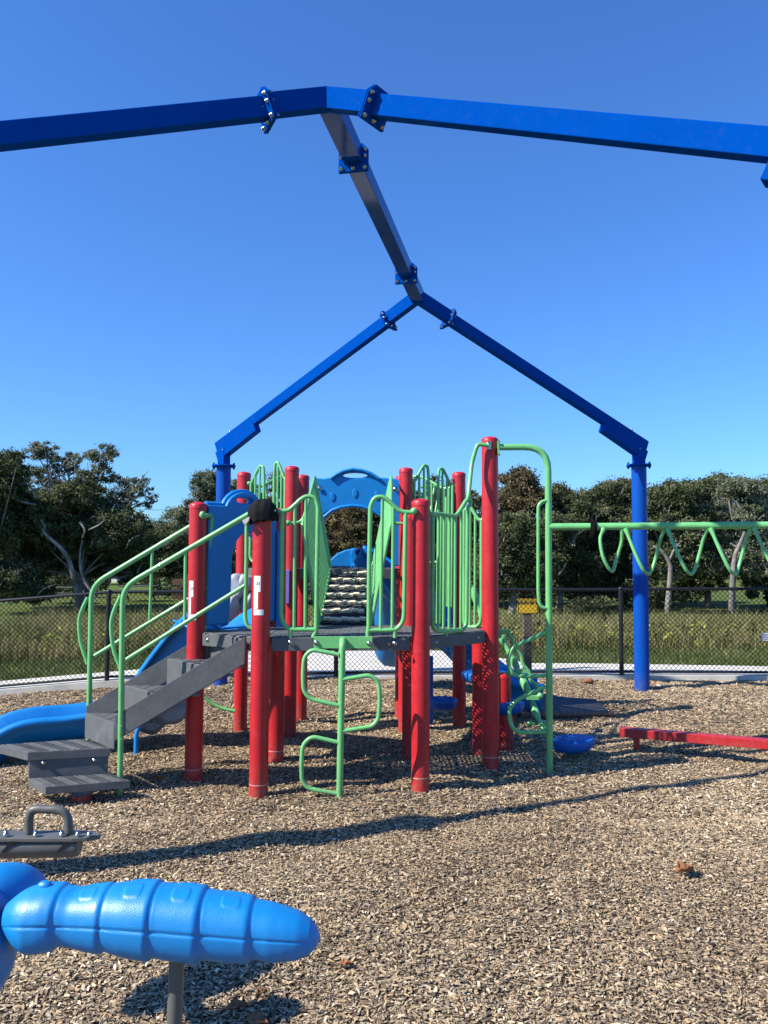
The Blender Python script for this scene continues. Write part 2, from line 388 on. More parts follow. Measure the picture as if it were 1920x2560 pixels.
def leaves(cx, cy, cz, rad, n, size, t0, t1, soft=False):
    """n leaf faces scattered in an ellipsoid shell"""
    d = rng.normal(0, 1, (n, 3)); d /= np.linalg.norm(d, axis=1)[:, None]; rr = np.minimum(np.abs(rng.normal(0, .75, n)), 1.9) if soft else rng.uniform(.25, 1, n)**.45
    c = np.array([cx, cy, cz])+d*rr[:, None]*np.array(rad)
    a = rng.normal(0, 1, (n, 3)); a /= np.linalg.norm(a, axis=1)[:, None]; b = np.cross(a, rng.normal(0, 1, (n, 3))); b /= np.linalg.norm(b, axis=1)[:, None]
    s = size*rng.uniform(.6, 1.4, n)[:, None]
    vs = np.stack([c-a*s, c-b*s*.5, c+a*s, c+b*s*.5], 1).reshape(-1, 3)
    fs = np.arange(n*4).reshape(-1, 4); return vs, fs, rng.uniform(t0, t1, n)
def join(name, parts, mat, parent=None):
    V_, F_, T_, off = [], [], [], 0
    for a, b, c in parts: V_.append(a); F_.append(b+off); T_.append(c); off += len(a)
    vs, fs, ts = np.concatenate(V_), np.concatenate(F_), np.concatenate(T_)
    return quads(name, vs, fs, mat, parent, tint=ts)
turf = tinted('turf_blades', [(0, (.05, .078, .022)), (.5, (.105, .135, .042)), (1, (.25, .24, .11))], .8, .25)
ux = lambda lo, hi: (lambda n: rng.uniform(lo, hi, n))
def off_walk(p):
    vs, fs, ts = p; x = vs[::6, 0]; y = vs[::6, 1]
    keep = np.array([yy > fence_y(xx)+walk_w(xx)+.12 for xx, yy in zip(x, y)])
    vs = vs.reshape(-1, 6, 3)[keep].reshape(-1, 3); n = keep.sum()
    o = (np.arange(n)*6)[:, None, None]; fs = (o+np.array([[0, 1, 2, 3], [3, 2, 4, 5]])[None]).reshape(-1, 4)
    return vs, fs, np.repeat(ts[::2][keep], 2)
tag(join('grass', [off_walk(blades(42000, ux(-8.5, 9.5), ux(10.9, 16.2), .05, .13, .006, .1, .9))], turf), kind='stuff')
mead = tinted('meadow_stems', [(0, (.035, .045, .015)), (.25, (.11, .12, .035)), (.5, (.23, .215, .09)), (.72, (.38, .32, .165)), (.88, (.20, .22, .05)), (1, (.48, .50, .12))], .85, .3)
parts = [blades(26000, ux(-11, 12), ux(16, 25.5), .35, .75, .008, .25, .8, .3),
         blades(9000, ux(-11, -2.5), ux(14.0, 17.5), .15, .5, .009, .3, .8, .3),
         blades(9000, ux(2.2, 11), ux(14.3, 17.5), .15, .5, .008, .3, .85, .3)]
for k in range(620):                      # broad-leaved weeds among the stems
    x = rng.uniform(-10, 11); y = rng.uniform(15.0, 22) if rng.random() < .6 else rng.uniform(14.8, 16.5)
    hgt = rng.uniform(.15, .5); yel = rng.random() < .55
    parts.append(leaves(x, y, float(base_z(x, y))+hgt*.6, (.16, .16, hgt*.55), 30, .06, *((.84, 1) if yel else (.22, .5))))
tag(join('meadow', parts, mead), kind='stuff')
# ---------------------------------------------------------------- chain-link fence
def chain_fence(name, pts, posts, label, rail_h=1.22, bottom=True, topz=None):
    root = empty(name, (pts[0][0], pts[0][1], 0), label, 'fence', 'black chain link fences round the play area')
    P = [V(x, y, fence_base(x)) for x, y in pts]
    for x in posts:
        y = fence_y(x); z = fence_base(x); mb = MB(); mb.tube([(x, y-.035, z-.3), (x, y-.035, z+rail_h+.0)], .030, 14)
        mb.ball((x, y-.035, z+rail_h+.012), .034, 12, (1, 1, .8))
        for zz in (.25, .6, .95): mb.lathe((x, y-.035, z+zz), [(.034, 0), (.034, .02)], 14)
        mb.build('fence_post', M['black'], root)
    up = [p+V(0, 0, rail_h) for p in P]
    mb = MB(); mb.tube(up, .021, 12); mb.build('top_rail', M['black'], root)
    mb = MB(); mb.tube([p+V(0, 0, .125) for p in P], .017, 10); mb.build('bottom_rail', M['black'], root)
    # woven wire: two families of slanting wires that bend at every crossing
    L = [0]
    for a, b_ in zip(P, P[1:]): L.append(L[-1]+(b_-a).xy.length)
    def along(s):
        for i in range(len(P)-1):
            if s <= L[i+1] or i == len(P)-2:
                t = (s-L[i])/(L[i+1]-L[i]); return P[i].lerp(P[i+1], t)
    cell = .062; rows = int(rail_h/(cell*.56)) ; n = int(L[-1]/cell); vs = []; fs = []
    rr = .0036
    h0 = .11; hh = (rail_h-h0)/rows
    cache = {}
    def pt(j, k):
        key = (j, k)
        if key not in cache:
            s_ = min(max(j*cell/2, 0), L[-1]); cache[key] = along(s_)+V(0, 0, h0+k*hh/1)
        return cache[key]
    rows2 = rows
    for j in range(0, 2*n, 2):
        for d in (1, -1):
            # a zigzag hung vertically, like real chain link
            pass
    # straight diagonals, both ways
    for d in (1, -1):
        for j in range(-rows2*2, 2*n+rows2*2, 2):
            k0, k1 = 0, rows2
            seg = [(j+d*k, k) for k in range(rows2+1) if 0 <= j+d*k <= 2*n]
            if len(seg) < 2: continue
            a, e = pt(*seg[0]), pt(*seg[-1])
            mid = pt(*seg[len(seg)//2])
            for p, q in ((a, mid), (mid, e)):
                if (q-p).length < 1e-4: continue
                dd = (q-p).normalized(); sx = dd.cross(V(0, 1, 0)).normalized()*rr; sy = V(0, rr*1.2, 0); o_ = V(0, .0025*d, 0)
                b0 = len(vs); ring = (sx, -sx*.5+sy, -sx*.5-sy)
                vs += [tuple(p+o_+r_) for r_ in ring]+[tuple(q+o_+r_) for r_ in ring]
                fs += [(b0, b0+1, b0+4, b0+3), (b0+1, b0+2, b0+5, b0+4), (b0+2, b0, b0+3, b0+5)]
    mb = MB(); mb.v = vs; mb.f = fs; mb.sm = [False]*len(fs)
    # barbed twist along the top and ties round the rails
    for j in range(0, 2*n, 2):
        p = pt(j, 0)+V(0, 0, rail_h-h0)
        mb.tube([p+V(-.012, 0, -.03), p+V(.004, 0, .028)], .003, 4)
    mb.build('wire_mesh', M['wire'], root)
    return root
chain_fence('chain_link_fence', FENCE[:3]+[(-1.9, 10.4)], [-9.4, -7.0, -5.13, -3.58, -1.95], 'black chain link fence on the left behind the stairs, low to the pale walk')
chain_fence('chain_link_fence', [(-1.86, 10.405)]+FENCE[3:], [-.63, 3.18, 5.35, 7.6], 'black chain link fence across the back and right, above a concrete kerb')
# ---------------------------------------------------------------- steel shade frame
ZT = 2.95
P1, P2, Q1, Q2 = V(-2.05, 9.92, ZT), V(3.17, 9.66, ZT), V(-3.10, 3.50, 3.28), V(2.10, 2.86, ZT+.04)
AN, AF = V(-.365, 4.75, 4.48), V(.345, 8.1, 4.36)
BW, BH = .085, .126
sf = empty('shade_frame', (0, 6, 0), 'bright blue steel shade frame with four posts and a ridge beam above the whole playset', 'shade frame')
for P in (P1, P2, Q1, Q2):
    g = mulchz(P.x, P.y); ap = AF if P.y > 6 else AN
    d = (ap-P); dh = V(d.x, d.y, 0).normalized(); sd_ = V(-dh.y, dh.x, 0)
    top = P.z-.20
    mb = MB(); mb.lathe((P.x, P.y, g-.3), [(.091, 0), (.091, top-g+.3)], 40)
    po = mb.build('post', M['beampost'], sf)
    mb = MB(); mb.lathe((P.x, P.y, top), [(.13, 0), (.148, .003), (.148, .026), (.13, .029)], 40)
    for k in range(4):
        t = math.atan2(dh.y, dh.x)+math.pi/4+k*math.pi/2; bx, by = P.x+.126*math.cos(t), P.y+.126*math.sin(t)
        mb.bolt((bx, by, top-.028+.028), (0, 0, -1), .014, .03); mb.bolt((bx, by, top+.029), (0, 0, 1), .014, .03)
    mb.build('flange', M['beam'], sf)
    q = Matrix((dh, sd_, V(0, 0, 1))).transposed()
    mb = MB(); mb.box((P.x, P.y, top+.13), (.115, .115, .22), q)
    dd = d.normalized(); s0 = P-dd*.12+V(0, 0, .02)
    mb.beam(P-dd*.10+V(0, 0, -.02), P+dd*.66+V(0, 0, -.02), .10, .12)      # sleeve below the rafter
    sad = mb.build('post_saddle', M['beam'], sf, bevel=.004)
    bolts([P+dd*.12+V(0, 0, .19)], (0, 0, 1), sad, r=.01, h=.03); bolts([P+dd*.04+sd_*.052+V(0, 0, 0)], sd_, sad); bolts([P+dd*.04-sd_*.052+V(0, 0, 0)], -sd_, sad)
    mb = MB(); mb.beam(P-dd*.13+V(0, 0, .115), ap-dd*.44, BW, BH)
    # the rafter starts under the sky end of the saddle and meets the splice plate
    mb.build('rafter', M['beam'], sf, bevel=.006)
def splice(p, dd):
    """a pair of bolted plates round the beam, one per piece"""
    sx = dd.cross(V(0, 0, 1)).normalized(); uz = sx.cross(dd)
    q = Matrix((sx, dd, uz)).transposed(); mb = MB(); st = []
    w2, dn, upn = .108, .118, .088
    for k in (-1, 1):
        o_ = p+dd*k*.0075
        lp = [(-w2, -dn), (w2, -dn), (w2, upn*.45), (.063, upn), (-.063, upn), (-w2, upn*.45)]
        b0 = [o_+sx*x+uz*y-dd*.0055 for x, y in lp]; t0 = [p_+dd*.011 for p_ in b0]
        mb.hexa(b0, t0)
        for x, y in ((-.084, -.094), (0, -.094), (.084, -.094), (-.084, -.01), (.084, -.01), (-.084, .036), (.084, .036)):
            st.append((o_+sx*x+uz*y+dd*k*.0055, dd*k))
    a = mb.build('splice_plate', M['beam'], sf, bevel=.003)
    for p_, x_ in st: bolts([p_], x_, a, r=.013, h=.02)
HL, RW = .43, .125
for ap, oth, legs in ((AN, AF, (Q1, Q2)), (AF, AN, (P1, P2))):
    mb = MB()
    for L_ in legs:
        d = (L_+V(0, 0, .115)-ap).normalized(); mb.beam(ap, ap+d*(HL-.01), BW, BH); splice(ap+d*HL, d)
    mb.build('hip_stub', M['beam'], sf); mb = MB()
    d = (oth-ap).normalized(); mb.beam(ap-d*.02, ap+d*.66, RW+.003, BH-.004); splice(ap+d*.665, d)
    mb.build('ridge_hub', M['ridge'], sf)
d = (AF-AN).normalized(); mb = MB(); mb.beam(AN+d*.68, AF-d*.68, RW, BH); mb.build('ridge_beam', M['ridge'], sf, bevel=.006)
# ---------------------------------------------------------------- play structure
ps = empty('play_structure', (-.3, 6.4, 0), 'red, green and blue playset with stairs, slides and climbers under the shade frame', 'playset')
pA, pB, pC, pD, pK = V(-.838, 5.36, 0), V(.258, 5.45, 0), V(-1.365, 5.72, 0), V(-.845, 6.25, 0), V(.217, 6.40, 0)
pE, pI, pF, pH, pG, pL = V(-.84, 7.08, 0), V(.203, 7.25, 0), V(-.817, 7.82, 0), V(.18, 7.85, 0), V(-1.335, 7.4, 0), V(.722, 7.5, 0)
pN, pM, pO = V(.82, 6.02, 0), V(.79, 6.45, 0), V(1.02, 6.7, 0)
ZD, ZU = 1.055, 1.50
def red_post(p, top, ring=True, r=.0635):
    g = mulchz(p.x, p.y); mb = MB()
    mb.lathe((p.x, p.y, g-.25), [(r, 0), (r, top-g+.25-.012)], 36)
    o = mb.build('post', M['red'], ps)
    mb = MB(); mb.lathe((p.x, p.y, top-.035), [(r+.0025, 0), (r+.0025, .026), (r-.002, .034), (r*.75, .043), (r*.3, .05), (.001, .052)], 36)
    mb.build('post_cap', M['red'], o)
    if ring:
        mb = MB(); mb.lathe((p.x, p.y, g+.085), [(r+.0004, 0), (r+.0012, .001), (r+.0012, .007), (r+.0004, .008)], 36)
        mb.build('depth_mark', M['ring'], o)
    return o
oA = red_post(pA, 1.93); oB = red_post(pB, 2.00); oC = red_post(pC, 1.99)
for p, tz, rg in ((pD, 1.98, 1), (pK, 1.95, 0), (pE, 2.42, 0), (pI, 2.43, 0), (pF, 2.42, 0), (pH, 2.42, 0), (pG, 2.40, 0), (pL, 2.42, 0), (pN, 2.53, 1), (pM, 1.02, 0), (pO, .62, 0)):
    red_post(p, tz, bool(rg))
# decks of punched plate inside a folded fascia
def inside(poly, x, y):
    c = False; n = len(poly)
    for i in range(n):
        a, b = poly[i], poly[i-1]
        if (a.y > y) != (b.y > y) and x < (b.x-a.x)*(y-a.y)/(b.y-a.y)+a.x: c = not c
    return c
def deck(poly, z, cell=.036, hole=.0125):
    xs = [p.x for p in poly]; ys = [p.y for p in poly]; vs = []; fs = []; V2 = {}
    cen = sum(poly, V(0, 0, 0))/len(poly); small = [cen+(p-cen)*.985 for p in poly]
    nx = int((max(xs)-min(xs))/cell)+1; ny = int((max(ys)-min(ys))/cell)+1
    for i in range(nx):
        for j in range(ny):
            x, y = min(xs)+(i+.5)*cell, min(ys)+(j+.5)*cell
            if not inside(small, x, y): continue
            b = len(vs); h = cell/2; rect = (i % 9 == 8) or (j % 9 == 8)
            sq = [(-h, -h), (0, -h), (h, -h), (h, 0), (h, h), (0, h), (-h, h), (-h, 0)]
            if rect: vs += [(x+a, y+c, z) for a, c in (sq[0], sq[2], sq[4], sq[6])]; fs.append((b, b+1, b+2, b+3)); continue
            vs += [(x+a, y+c, z) for a, c in sq]
            vs += [(x+hole*math.cos(-3*math.pi/4+k*math.pi/4), y+hole*math.sin(-3*math.pi/4+k*math.pi/4), z-.002) for k in range(8)]
            vs += [(p[0], p[1], z-.010) for p in vs[b+8:b+16]]
            for k in range(8):
                k2 = (k+1) % 8; fs += [(b+k, b+k2, b+8+k2, b+8+k), (b+8+k, b+8+k2, b+16+k2, b+16+k)]
    mb = MB(); mb.v = vs; mb.f = fs; mb.sm = [False]*len(fs)
    dk = mb.build('deck', M['grey'], ps)
    n = len(poly); f = MB(); bl = []
    for i in range(n):
        a, b = poly[i], poly[(i+1) % n]; d = (b-a).normalized(); nn = V(d.y, -d.x, 0); L = (b-a).length
        a2, b2 = a+d*.075, b-d*.075
        if L < .35: continue
        f.box(((a2+b2)/2+V(0, 0, z-.048)), ((b2-a2).length, .014, .088), Matrix((d, nn, V(0, 0, 1))).transposed())
        f.box(((a2+b2)/2+V(0, 0, z-.002))-nn*.02, ((b2-a2).length, .035, .008), Matrix((d, nn, V(0, 0, 1))).transposed())
        for t in ((.2, .8) if z < 1.2 else ()):
            bl.append((a.lerp(b, t)+nn*.007+V(0, 0, z-.048), nn))
    f.build('fascia', M['grey'], dk, bevel=.003)
    for p_, x_ in bl: bolts([p_], x_, dk, h=.01)
deck([pA, pB, pK, pD], ZD); deck([pC, pA, pD], ZD); deck([pB, pN, pK], ZD)
deck([pG, pE, pI, pL, pH, pF], ZU)
# ---- tubular work; points given as picture position plus distance, turned into world points here
def PX(Y, *uv): return [at(u, v, Y) for u, v in uv]
def zoomed(ox, oy, k): return lambda Y, *pts: [at(ox+x*k, oy+y*k, Y) for x, y in pts]
z2, z3, z1, z4, z7 = zoomed(600, 1100, .3014), zoomed(900, 1050, .3617), zoomed(0, 1200, .42195), zoomed(600, 1500, .5425), zoomed(1050, 1200, .21097)
G = M['green']
# front guard rails
Yf = 5.385
mb = MB()
mb.tube(z2(Yf, (300, 592), (345, 590), (400, 588), (450, 545), (505, 490), (560, 462), (625, 478), (648, 550), (640, 1000), (632, 1560), (630, 1590), (605, 1640)), .0155, 12, .05)
mb.tube(z2(Yf, (348, 592), (345, 1000), (340, 1440), (350, 1500), (395, 1566), (450, 1572), (632, 1572)), .0155, 12, .07)
for x0, y0, x1 in ((455, 545, 448), (547, 475, 540)): mb.tube(z2(Yf, (x0, y0), (x1, 1570)), .0115, 10)
mb.tube(z2(Yf, (418, 1572), (418, 1640)), .014, 10); mb.ball(z2(Yf, (300, 592))[0], .022)
mb.build('guard_rail', G, ps)
mb = MB()
mb.tube(z2(Yf, (1440, 600), (1380, 600), (1330, 592), (1290, 560), (1240, 508), (1180, 466), (1115, 478), (1082, 545), (1072, 1000), (1068, 1560), (1060, 1600), (1062, 1640)), .0155, 12, .05)
mb.tube(z2(Yf, (1375, 600), (1368, 1000), (1362, 1440), (1352, 1510), (1300, 1572), (1240, 1578), (1070, 1578)), .0155, 12, .07)
for x0, y0, x1 in ((1182, 480, 1165), (1272, 545, 1262)): mb.tube(z2(Yf, (x0, y0), (x1, 1575)), .0115, 10)
mb.tube(z2(Yf, (1285, 1578), (1285, 1640)), .014, 10); mb.ball(z2(Yf, (1442, 590))[0], .026)
mb.build('guard_rail', G, ps)
# green hanger plate and the pole ladder below it
a = z2(5.345, (612, 1630), (1098, 1630), (1098, 1730), (612, 1730)); mb = MB()
yy = V(0, .012, 0); mb.hexa([p for p in a], [p+yy for p in a]); hp = mb.build('hanger_plate', G, ps, bevel=.003)
bolts(z2(5.345, (635, 1683), (1072, 1688)), (0, -1, 0), hp, r=.014, h=.014)
bolts(z2(5.36, (418, 1680), (1285, 1688)), (0, -1, 0), hp, r=.014, h=.014)
Yl = 5.27
mb = MB(); top = at(857, 1600, 5.34); bot = at(848, 1998, Yl); bot.z = mulchz(bot.x, bot.y)-.1
knee = at(856, 1612, Yl+.01)
mb.tube([top+V(0, .03, -.01), top, knee, at(849, 1990, Yl), bot], .0225, 18, .05)
mb.tube(z4(Yl, (455, 252), (330, 228), (296, 262), (290, 340), (293, 420), (325, 457), (455, 487)), .0145, 12, .06)
mb.tube(z4(Yl, (468, 367), (600, 345), (640, 378), (645, 460), (638, 550), (610, 582), (468, 605)), .0145, 12, .06)
mb.tube(z4(Yl, (455, 657), (330, 628), (288, 668), (283, 760), (285, 832), (312, 868), (445, 892)), .0145, 12, .06)
mb.build('pole_ladder', G, ps)
# stairs
ZN = V(-.325, .345, 0)                       # across the flight
n0 = V(-.945, 5.385, 1.06); n1 = V(-1.815, 5.36, .525); drop = V(0, 0, -.185)
mb = MB()
for q in (V(0, 0, 0), ZN):
    lp = [n0+q, n0+q+drop, n1+q+drop*.92, n1+q]; tdir = V(.010, .0095, 0)
    mb.hexa([p-tdir*.3 for p in lp], [p+tdir*.7 for p in lp])
stair = mb.build('staircase', M['grey'], ps, bevel=.003)     # the two side stringers carry treads and risers
def sp(mb, name, mat='grey', bev=.003): return mb.build(name, M[mat], stair, bevel=bev)
t_of = [(-.945, ZD-.012), (-1.245, .865), (-1.545, .672), (-1.83, .475)]
for i in range(3):
    x0, zt = t_of[i][0], t_of[i][1]; x1, zl = t_of[i+1][0], t_of[i+1][1]
    y0 = 5.385-.025*i/3
    a = V(x0, y0, 0)+ZN*.03; e = V(x0, y0, 0)+ZN*.97
    mb = MB()                                 # riser
    q = V(-.008, -.0, 0)
    bl_ = [V(a.x, a.y, zl), V(e.x, e.y, zl), V(e.x, e.y, zt), V(a.x, a.y, zt)]
    mb.hexa(bl_, [p+q for p in bl_]); sp(mb, 'riser')
    a1 = V(x1, y0, 0)+ZN*.03; e1 = V(x1, y0, 0)+ZN*.97
    mb = MB(); bl_ = [V(a.x, a.y, zl-.02), V(a1.x, a1.y, zl-.02), V(e1.x, e1.y, zl-.02), V(e.x, e.y, zl-.02)]
    mb.hexa(bl_, [p+V(0, 0, .02) for p in bl_])
    for j in range(1, 7):                     # grip ribs
        for s_ in range(1, 9):
            c = V(x0+(x1-x0)*j/7, y0, zl)+ZN*(s_/9)
            mb.box(c+V(0, 0, .0015), (.026, .007, .003), Matrix.Rotation(R(35 if (j+s_) % 2 else -35), 3, 'Z'))
    sp(mb, 'tread')
i = 3; a = n1+ZN*.0; e = n1+ZN*1.0
bl_ = [V(a.x, a.y, .30), V(e.x, e.y, .30), V(e.x, e.y, .475), V(a.x, a.y, .475)]
mb = MB(); mb.hexa(bl_, [p+V(-.01, 0, 0) for p in bl_]); sp(mb, 'riser')
def slab(name, fl, fr, br, bl2, z, th):
    lp = [V(*fl, z-th), V(*fr, z-th), V(*br, z-th), V(*bl2, z-th)]
    mb = MB(); mb.hexa(lp, [p+V(0, 0, th) for p in lp]); rb = mb
    A, B, C_, D_ = [V(*p, z) for p in (fl, fr, br, bl2)]
    ang = math.atan2((B-A).y, (B-A).x)
    nu, nv = int((B-A).length/.034), int((D_-A).length/.030)
    for i in range(nu):
        for j in range(nv):
            u, v = (i+.7)/(nu+.4), (j+.7)/(nv+.4)
            c = A.lerp(B, u).lerp(D_.lerp(C_, u), v)
            rb.box(c+V(0, 0, .0018), (.034, .0075, .0036), Matrix.Rotation(ang+R(42 if (i//2) % 2 else -42), 3, 'Z'))
    sp(mb, name, 'grey', .002)
slab('platform', (-2.36, 5.27), (-1.855, 5.40), (-2.14, 5.66), (-2.66, 5.47), .30, .055)
slab('lower_tread', (-2.155, 5.08), (-1.665, 5.235), (-1.86, 5.39), (-2.35, 5.27), .13, .05)
lp = [V(-2.355, 5.283, .12), V(-1.87, 5.405, .12), V(-1.87, 5.405, .25), V(-2.355, 5.283, .25)]
mb = MB(); mb.hexa(lp, [p+V(-.01, .012, 0) for p in lp]); sp(mb, 'kick_panel')
nn = V(.24, -.97, 0)
bolts([V(-2.355, 5.283, .222).lerp(V(-1.87, 5.405, .222), f_) for f_ in (.18, .82)], nn, stair, r=.014, h=.02)
g = mulchz(-1.97, 5.3); mb = MB(); mb.lathe((-1.99, 5.26, g-.1), [(.0635, 0), (.0635, .178-.03)], 24); sp(mb, 'footing_post', 'red', 0)
mb = MB(); a = at(536, 1594, 5.70); mb.bolt(V(-.955, 5.385, .98)+ZN*.75+V(-.008, 0, 0), (-.75, -.65, 0), .012, .01); sp(mb, 'riser_bolt', 'steel', 0)
def handrail(Y, pole, topb, end, loop, low, bal, bow, extra):
    mb = MB(); base = at(pole[0], pole[1], Y); base.z = mulchz(base.x, base.y)-.05
    r1 = .0185
    mb.tube([base, at(topb[0], topb[1], Y), at(end[0], end[1], Y)]+[e for e in extra], r1, 16, .11)
    mb.tube(PX(Y, *loop), .014, 12, .05); mb.tube(PX(Y, *low), .015, 12, .04)
    mb.tube(PX(Y, *bal), .0115, 10)
    mb.tube(smooth_path(PX(Y, *bow), 8), .014, 12)
    return mb.build('handrail', G, ps)
handrail(5.365, (300, 1985), (307, 1468), (626, 1283), [(617, 1286), (616, 1400), (613, 1545), (618, 1565), (633, 1573), (634, 1560), (636, 1400), (640, 1300)],
         [(316, 1649), (612, 1464)], [(464, 1373), (462, 1556)], [(302, 1489), (284, 1530), (278, 1566), (284, 1622), (302, 1674)], [at(640, 1279, 5.37)])
handrail(5.75, (223, 1800), (229, 1463), (520, 1290), [(514, 1293), (512, 1400), (508, 1568), (508, 1580), (516, 1560), (520, 1400), (527, 1340), (530, 1291)],
         [(236, 1640), (523, 1466)], [(381, 1376), (374, 1556)], [(219, 1494), (203, 1530), (198, 1558), (202, 1605), (219, 1660)], [at(527, 1287, 5.72), at(506, 1291, 5.66)])
mb = MB(); mb.ball(at(506, 1287, 5.64), .028, 14, (.8, .8, 1)); mb.tube([at(506, 1287, 5.64), pC+V(0, 0, 1.905)], .014, 10)
for v in (1815, 1848): mb.ball(at(303, v, 5.345), .005, 8)
mb.build('rail_clamp', G, stair)
# blue arch panels
def arch(name, A, B, outline, holes, thick, mat='plastic', nrm=None, parent=ps):
    """outline in (share of the width, height) between posts A and B"""
    d = (B-A).length; ex = (B-A).normalized()
    vs, fs = flat_shape([[(s*d, z) for s, z in lp] for lp in [outline]+holes], thick, min(.014, thick*.4))
    n_ = ex.cross(V(0, 0, 1))
    mb = MB(); mb.add([A+ex*p.x+V(0, 0, p.y)+n_*p.z for p in vs], fs, False)
    o = mb.build(name, M[mat], parent); return o, ex, n_, d
def arc(cx, cy, rx, ry, a0, a1, n=18): return [(cx+rx*math.cos(R(a0+(a1-a0)*k/n)), cy+ry*math.sin(R(a0+(a1-a0)*k/n))) for k in range(n+1)]
out = [(.08, 1.10), (.34, 1.10), (.36, 1.30), (.365, 1.45)]+arc(.565, 1.55, .20, .24, 170, 10)+[(.765, 1.45), (.77, 1.30), (.79, 1.10), (.93, 1.10), (.93, 1.985), (.80, 1.985)] + arc(.52, 1.93, .245, .17, 20, 160)+[(.24, 1.985), (.08, 1.985)]
ar, ex, n_, d = arch('arch_panel', pC, pD, out, [circ(.52, 2.035, .11, .022)], .10)
# raised rim over the hump and pressed drops in the face
mb = MB(); hum = [pC+ex*(x*d)+V(0, 0, z+.004) for x, z in arc(.52, 1.93, .245, .17, 160, 20)]
mb.tube(hum, .022, 12); mb.tube([pC+ex*(.08*d)+V(0, 0, 1.985), pC+ex*(.26*d)+V(0, 0, 1.985)], .03, 12)
mb.build('rim', M['plastic'], ar)
mb = MB(); mb.ball(pC+ex*(.27*d)+V(0, 0, 1.80)+n_*.05, .05, 14, (.5, .15, 1), Matrix((ex, n_, V(0, 0, 1))).transposed()); mb.build('pressed_drop', M['plastic'], ar)
ax0, ax1 = at(790, 1300, 7.78).x, at(1003, 1300, 7.78).x
A_, B_ = V(ax0, 7.72, 0), V(ax1, 7.72, 0); D_ = ax1-ax0
def Z_(v, Y=7.72): return at(900, v, Y).z
lo = ZU+.02
out = [(0, lo), (.09, lo), (.09, Z_(1320)), (.12, Z_(1292))]+[((u-790)/213, Z_(v)) for u, v in ((812, 1286), (830, 1276), (852, 1268), (880, 1264), (905, 1266), (930, 1274), (950, 1284))]+[(.86, Z_(1298)), (.89, Z_(1325)), (.90, lo), (1, lo), (1, Z_(1202)), (.93, Z_(1197))]+[((u-790)/213, Z_(v)) for u, v in ((945, 1194), (928, 1183), (905, 1175), (882, 1172), (858, 1177), (840, 1186), (828, 1194))]+[(.1, Z_(1198)), (0, Z_(1196))]
ar2, ex, n_, d = arch('arch_panel', A_, B_, out, [circ((888-790)/213, Z_(1189), .145, .027)], .09)
mb = MB(); fy = V(0, -.05, 0)
mb.tube([at(u, v, 7.66) for u, v in ((826, 1197), (840, 1187), (858, 1178), (882, 1173), (905, 1176), (928, 1184), (948, 1197))], .016, 10)
mb.tube([at(u, v, 7.66) for u, v in ((806, 1296), (830, 1276), (852, 1268), (880, 1264), (905, 1266), (930, 1274), (956, 1292))], .017, 10)
mb.build('rim', M['plastic'], ar2)
for x, y in ((765, 470), (952, 440), (1135, 462)):
    c = z2(7.668, (x, y))[0]; mb = MB(); mb.ball(c, .05, 14, (.55, .05, .9)); mb.build('pressed_drop', M['plastic'], ar2)
bolts(z2(7.66, (657, 400), (1290, 408)), (0, -1, 0), ar2, r=.02)
# ramp with rubber treads between its leaning rail panels
r0, r1 = V(-.33, 6.36, ZD), V(-.325, 7.28, ZU+.0)
mb = MB(); W2 = .205
lp = [r0+V(-W2, 0, -.03), r0+V(W2, 0, -.03), r1+V(W2, 0, -.03), r1+V(-W2, 0, -.03)]
mb.hexa(lp, [p+V(0, 0, .025) for p in lp])
rm = mb.build('ramp', M['rubber'], ps, bevel=.004)
dk_, cr_ = MB(), MB()
dirv = (r1-r0).normalized(); nv = V(0, -dirv.z, dirv.y)
rows = 22
for j in range(rows):
    t = (j+.6)/rows; c = r0.lerp(r1, t); cream = (j % 3 == 1)
    cr_ = MB()
    for i in range(7):
        x = (-W2+.02)+(i+.5+(.4 if j % 2 else 0))*(2*W2-.04)/7.4; wv = .009*math.sin(i*2.1+j)
        tgt = cr_ if cream else dk_
        tgt.box(c+V(x, 0, 0)+nv*(.014 if cream else .006)+dirv*wv, (.054, .026 if cream else .020, .026 if cream else .012), Matrix((V(1, 0, 0), dirv, nv)).transposed() @ Matrix.Rotation(R(10*math.sin(i*1.7+j)), 3, 'Z'))
    if cream: cr_.build('tread_row', M['cream'], rm, bevel=.003)
dk_.build('tread_ridges', M['rubber'], rm, bevel=.002)
def leaning(pts, nb, label=None):
    """pts: front bottom, front top, back top, back bottom"""
    fb, ft, bt, bb = pts; mb = MB()
    mb.tube([fb, ft, bt, bb, fb], .014, 10, .04)
    for k in range(1, nb): mb.tube([fb.lerp(bb, k/nb), ft.lerp(bt, k/nb)], .0095, 8)
    return mb.build('ramp_guard', G, ps)
leaning([at(797, 1572, 6.33), at(756, 1309, 6.33), at(787, 1190, 7.22), at(826, 1414, 7.22)], 15)
leaning([at(927, 1566, 6.36), at(977, 1309, 6.36), at(978, 1190, 7.25), at(932, 1410, 7.25)], 15)
mb = MB()
mb.tube(z2(6.4, (400, 690), (440, 690), (500, 682), (530, 640), (560, 560)), .013, 10, .03); mb.ball(z2(6.38, (398, 690))[0], .026)
mb.build('rail_clamp', G, ps); mb = MB()
mb.tube(z2(6.45, (1390, 692), (1300, 692), (1250, 690)), .013, 10, .03); mb.ball(z2(6.45, (1302, 692))[0], .016)
mb.build('rail_clamp', G, ps)
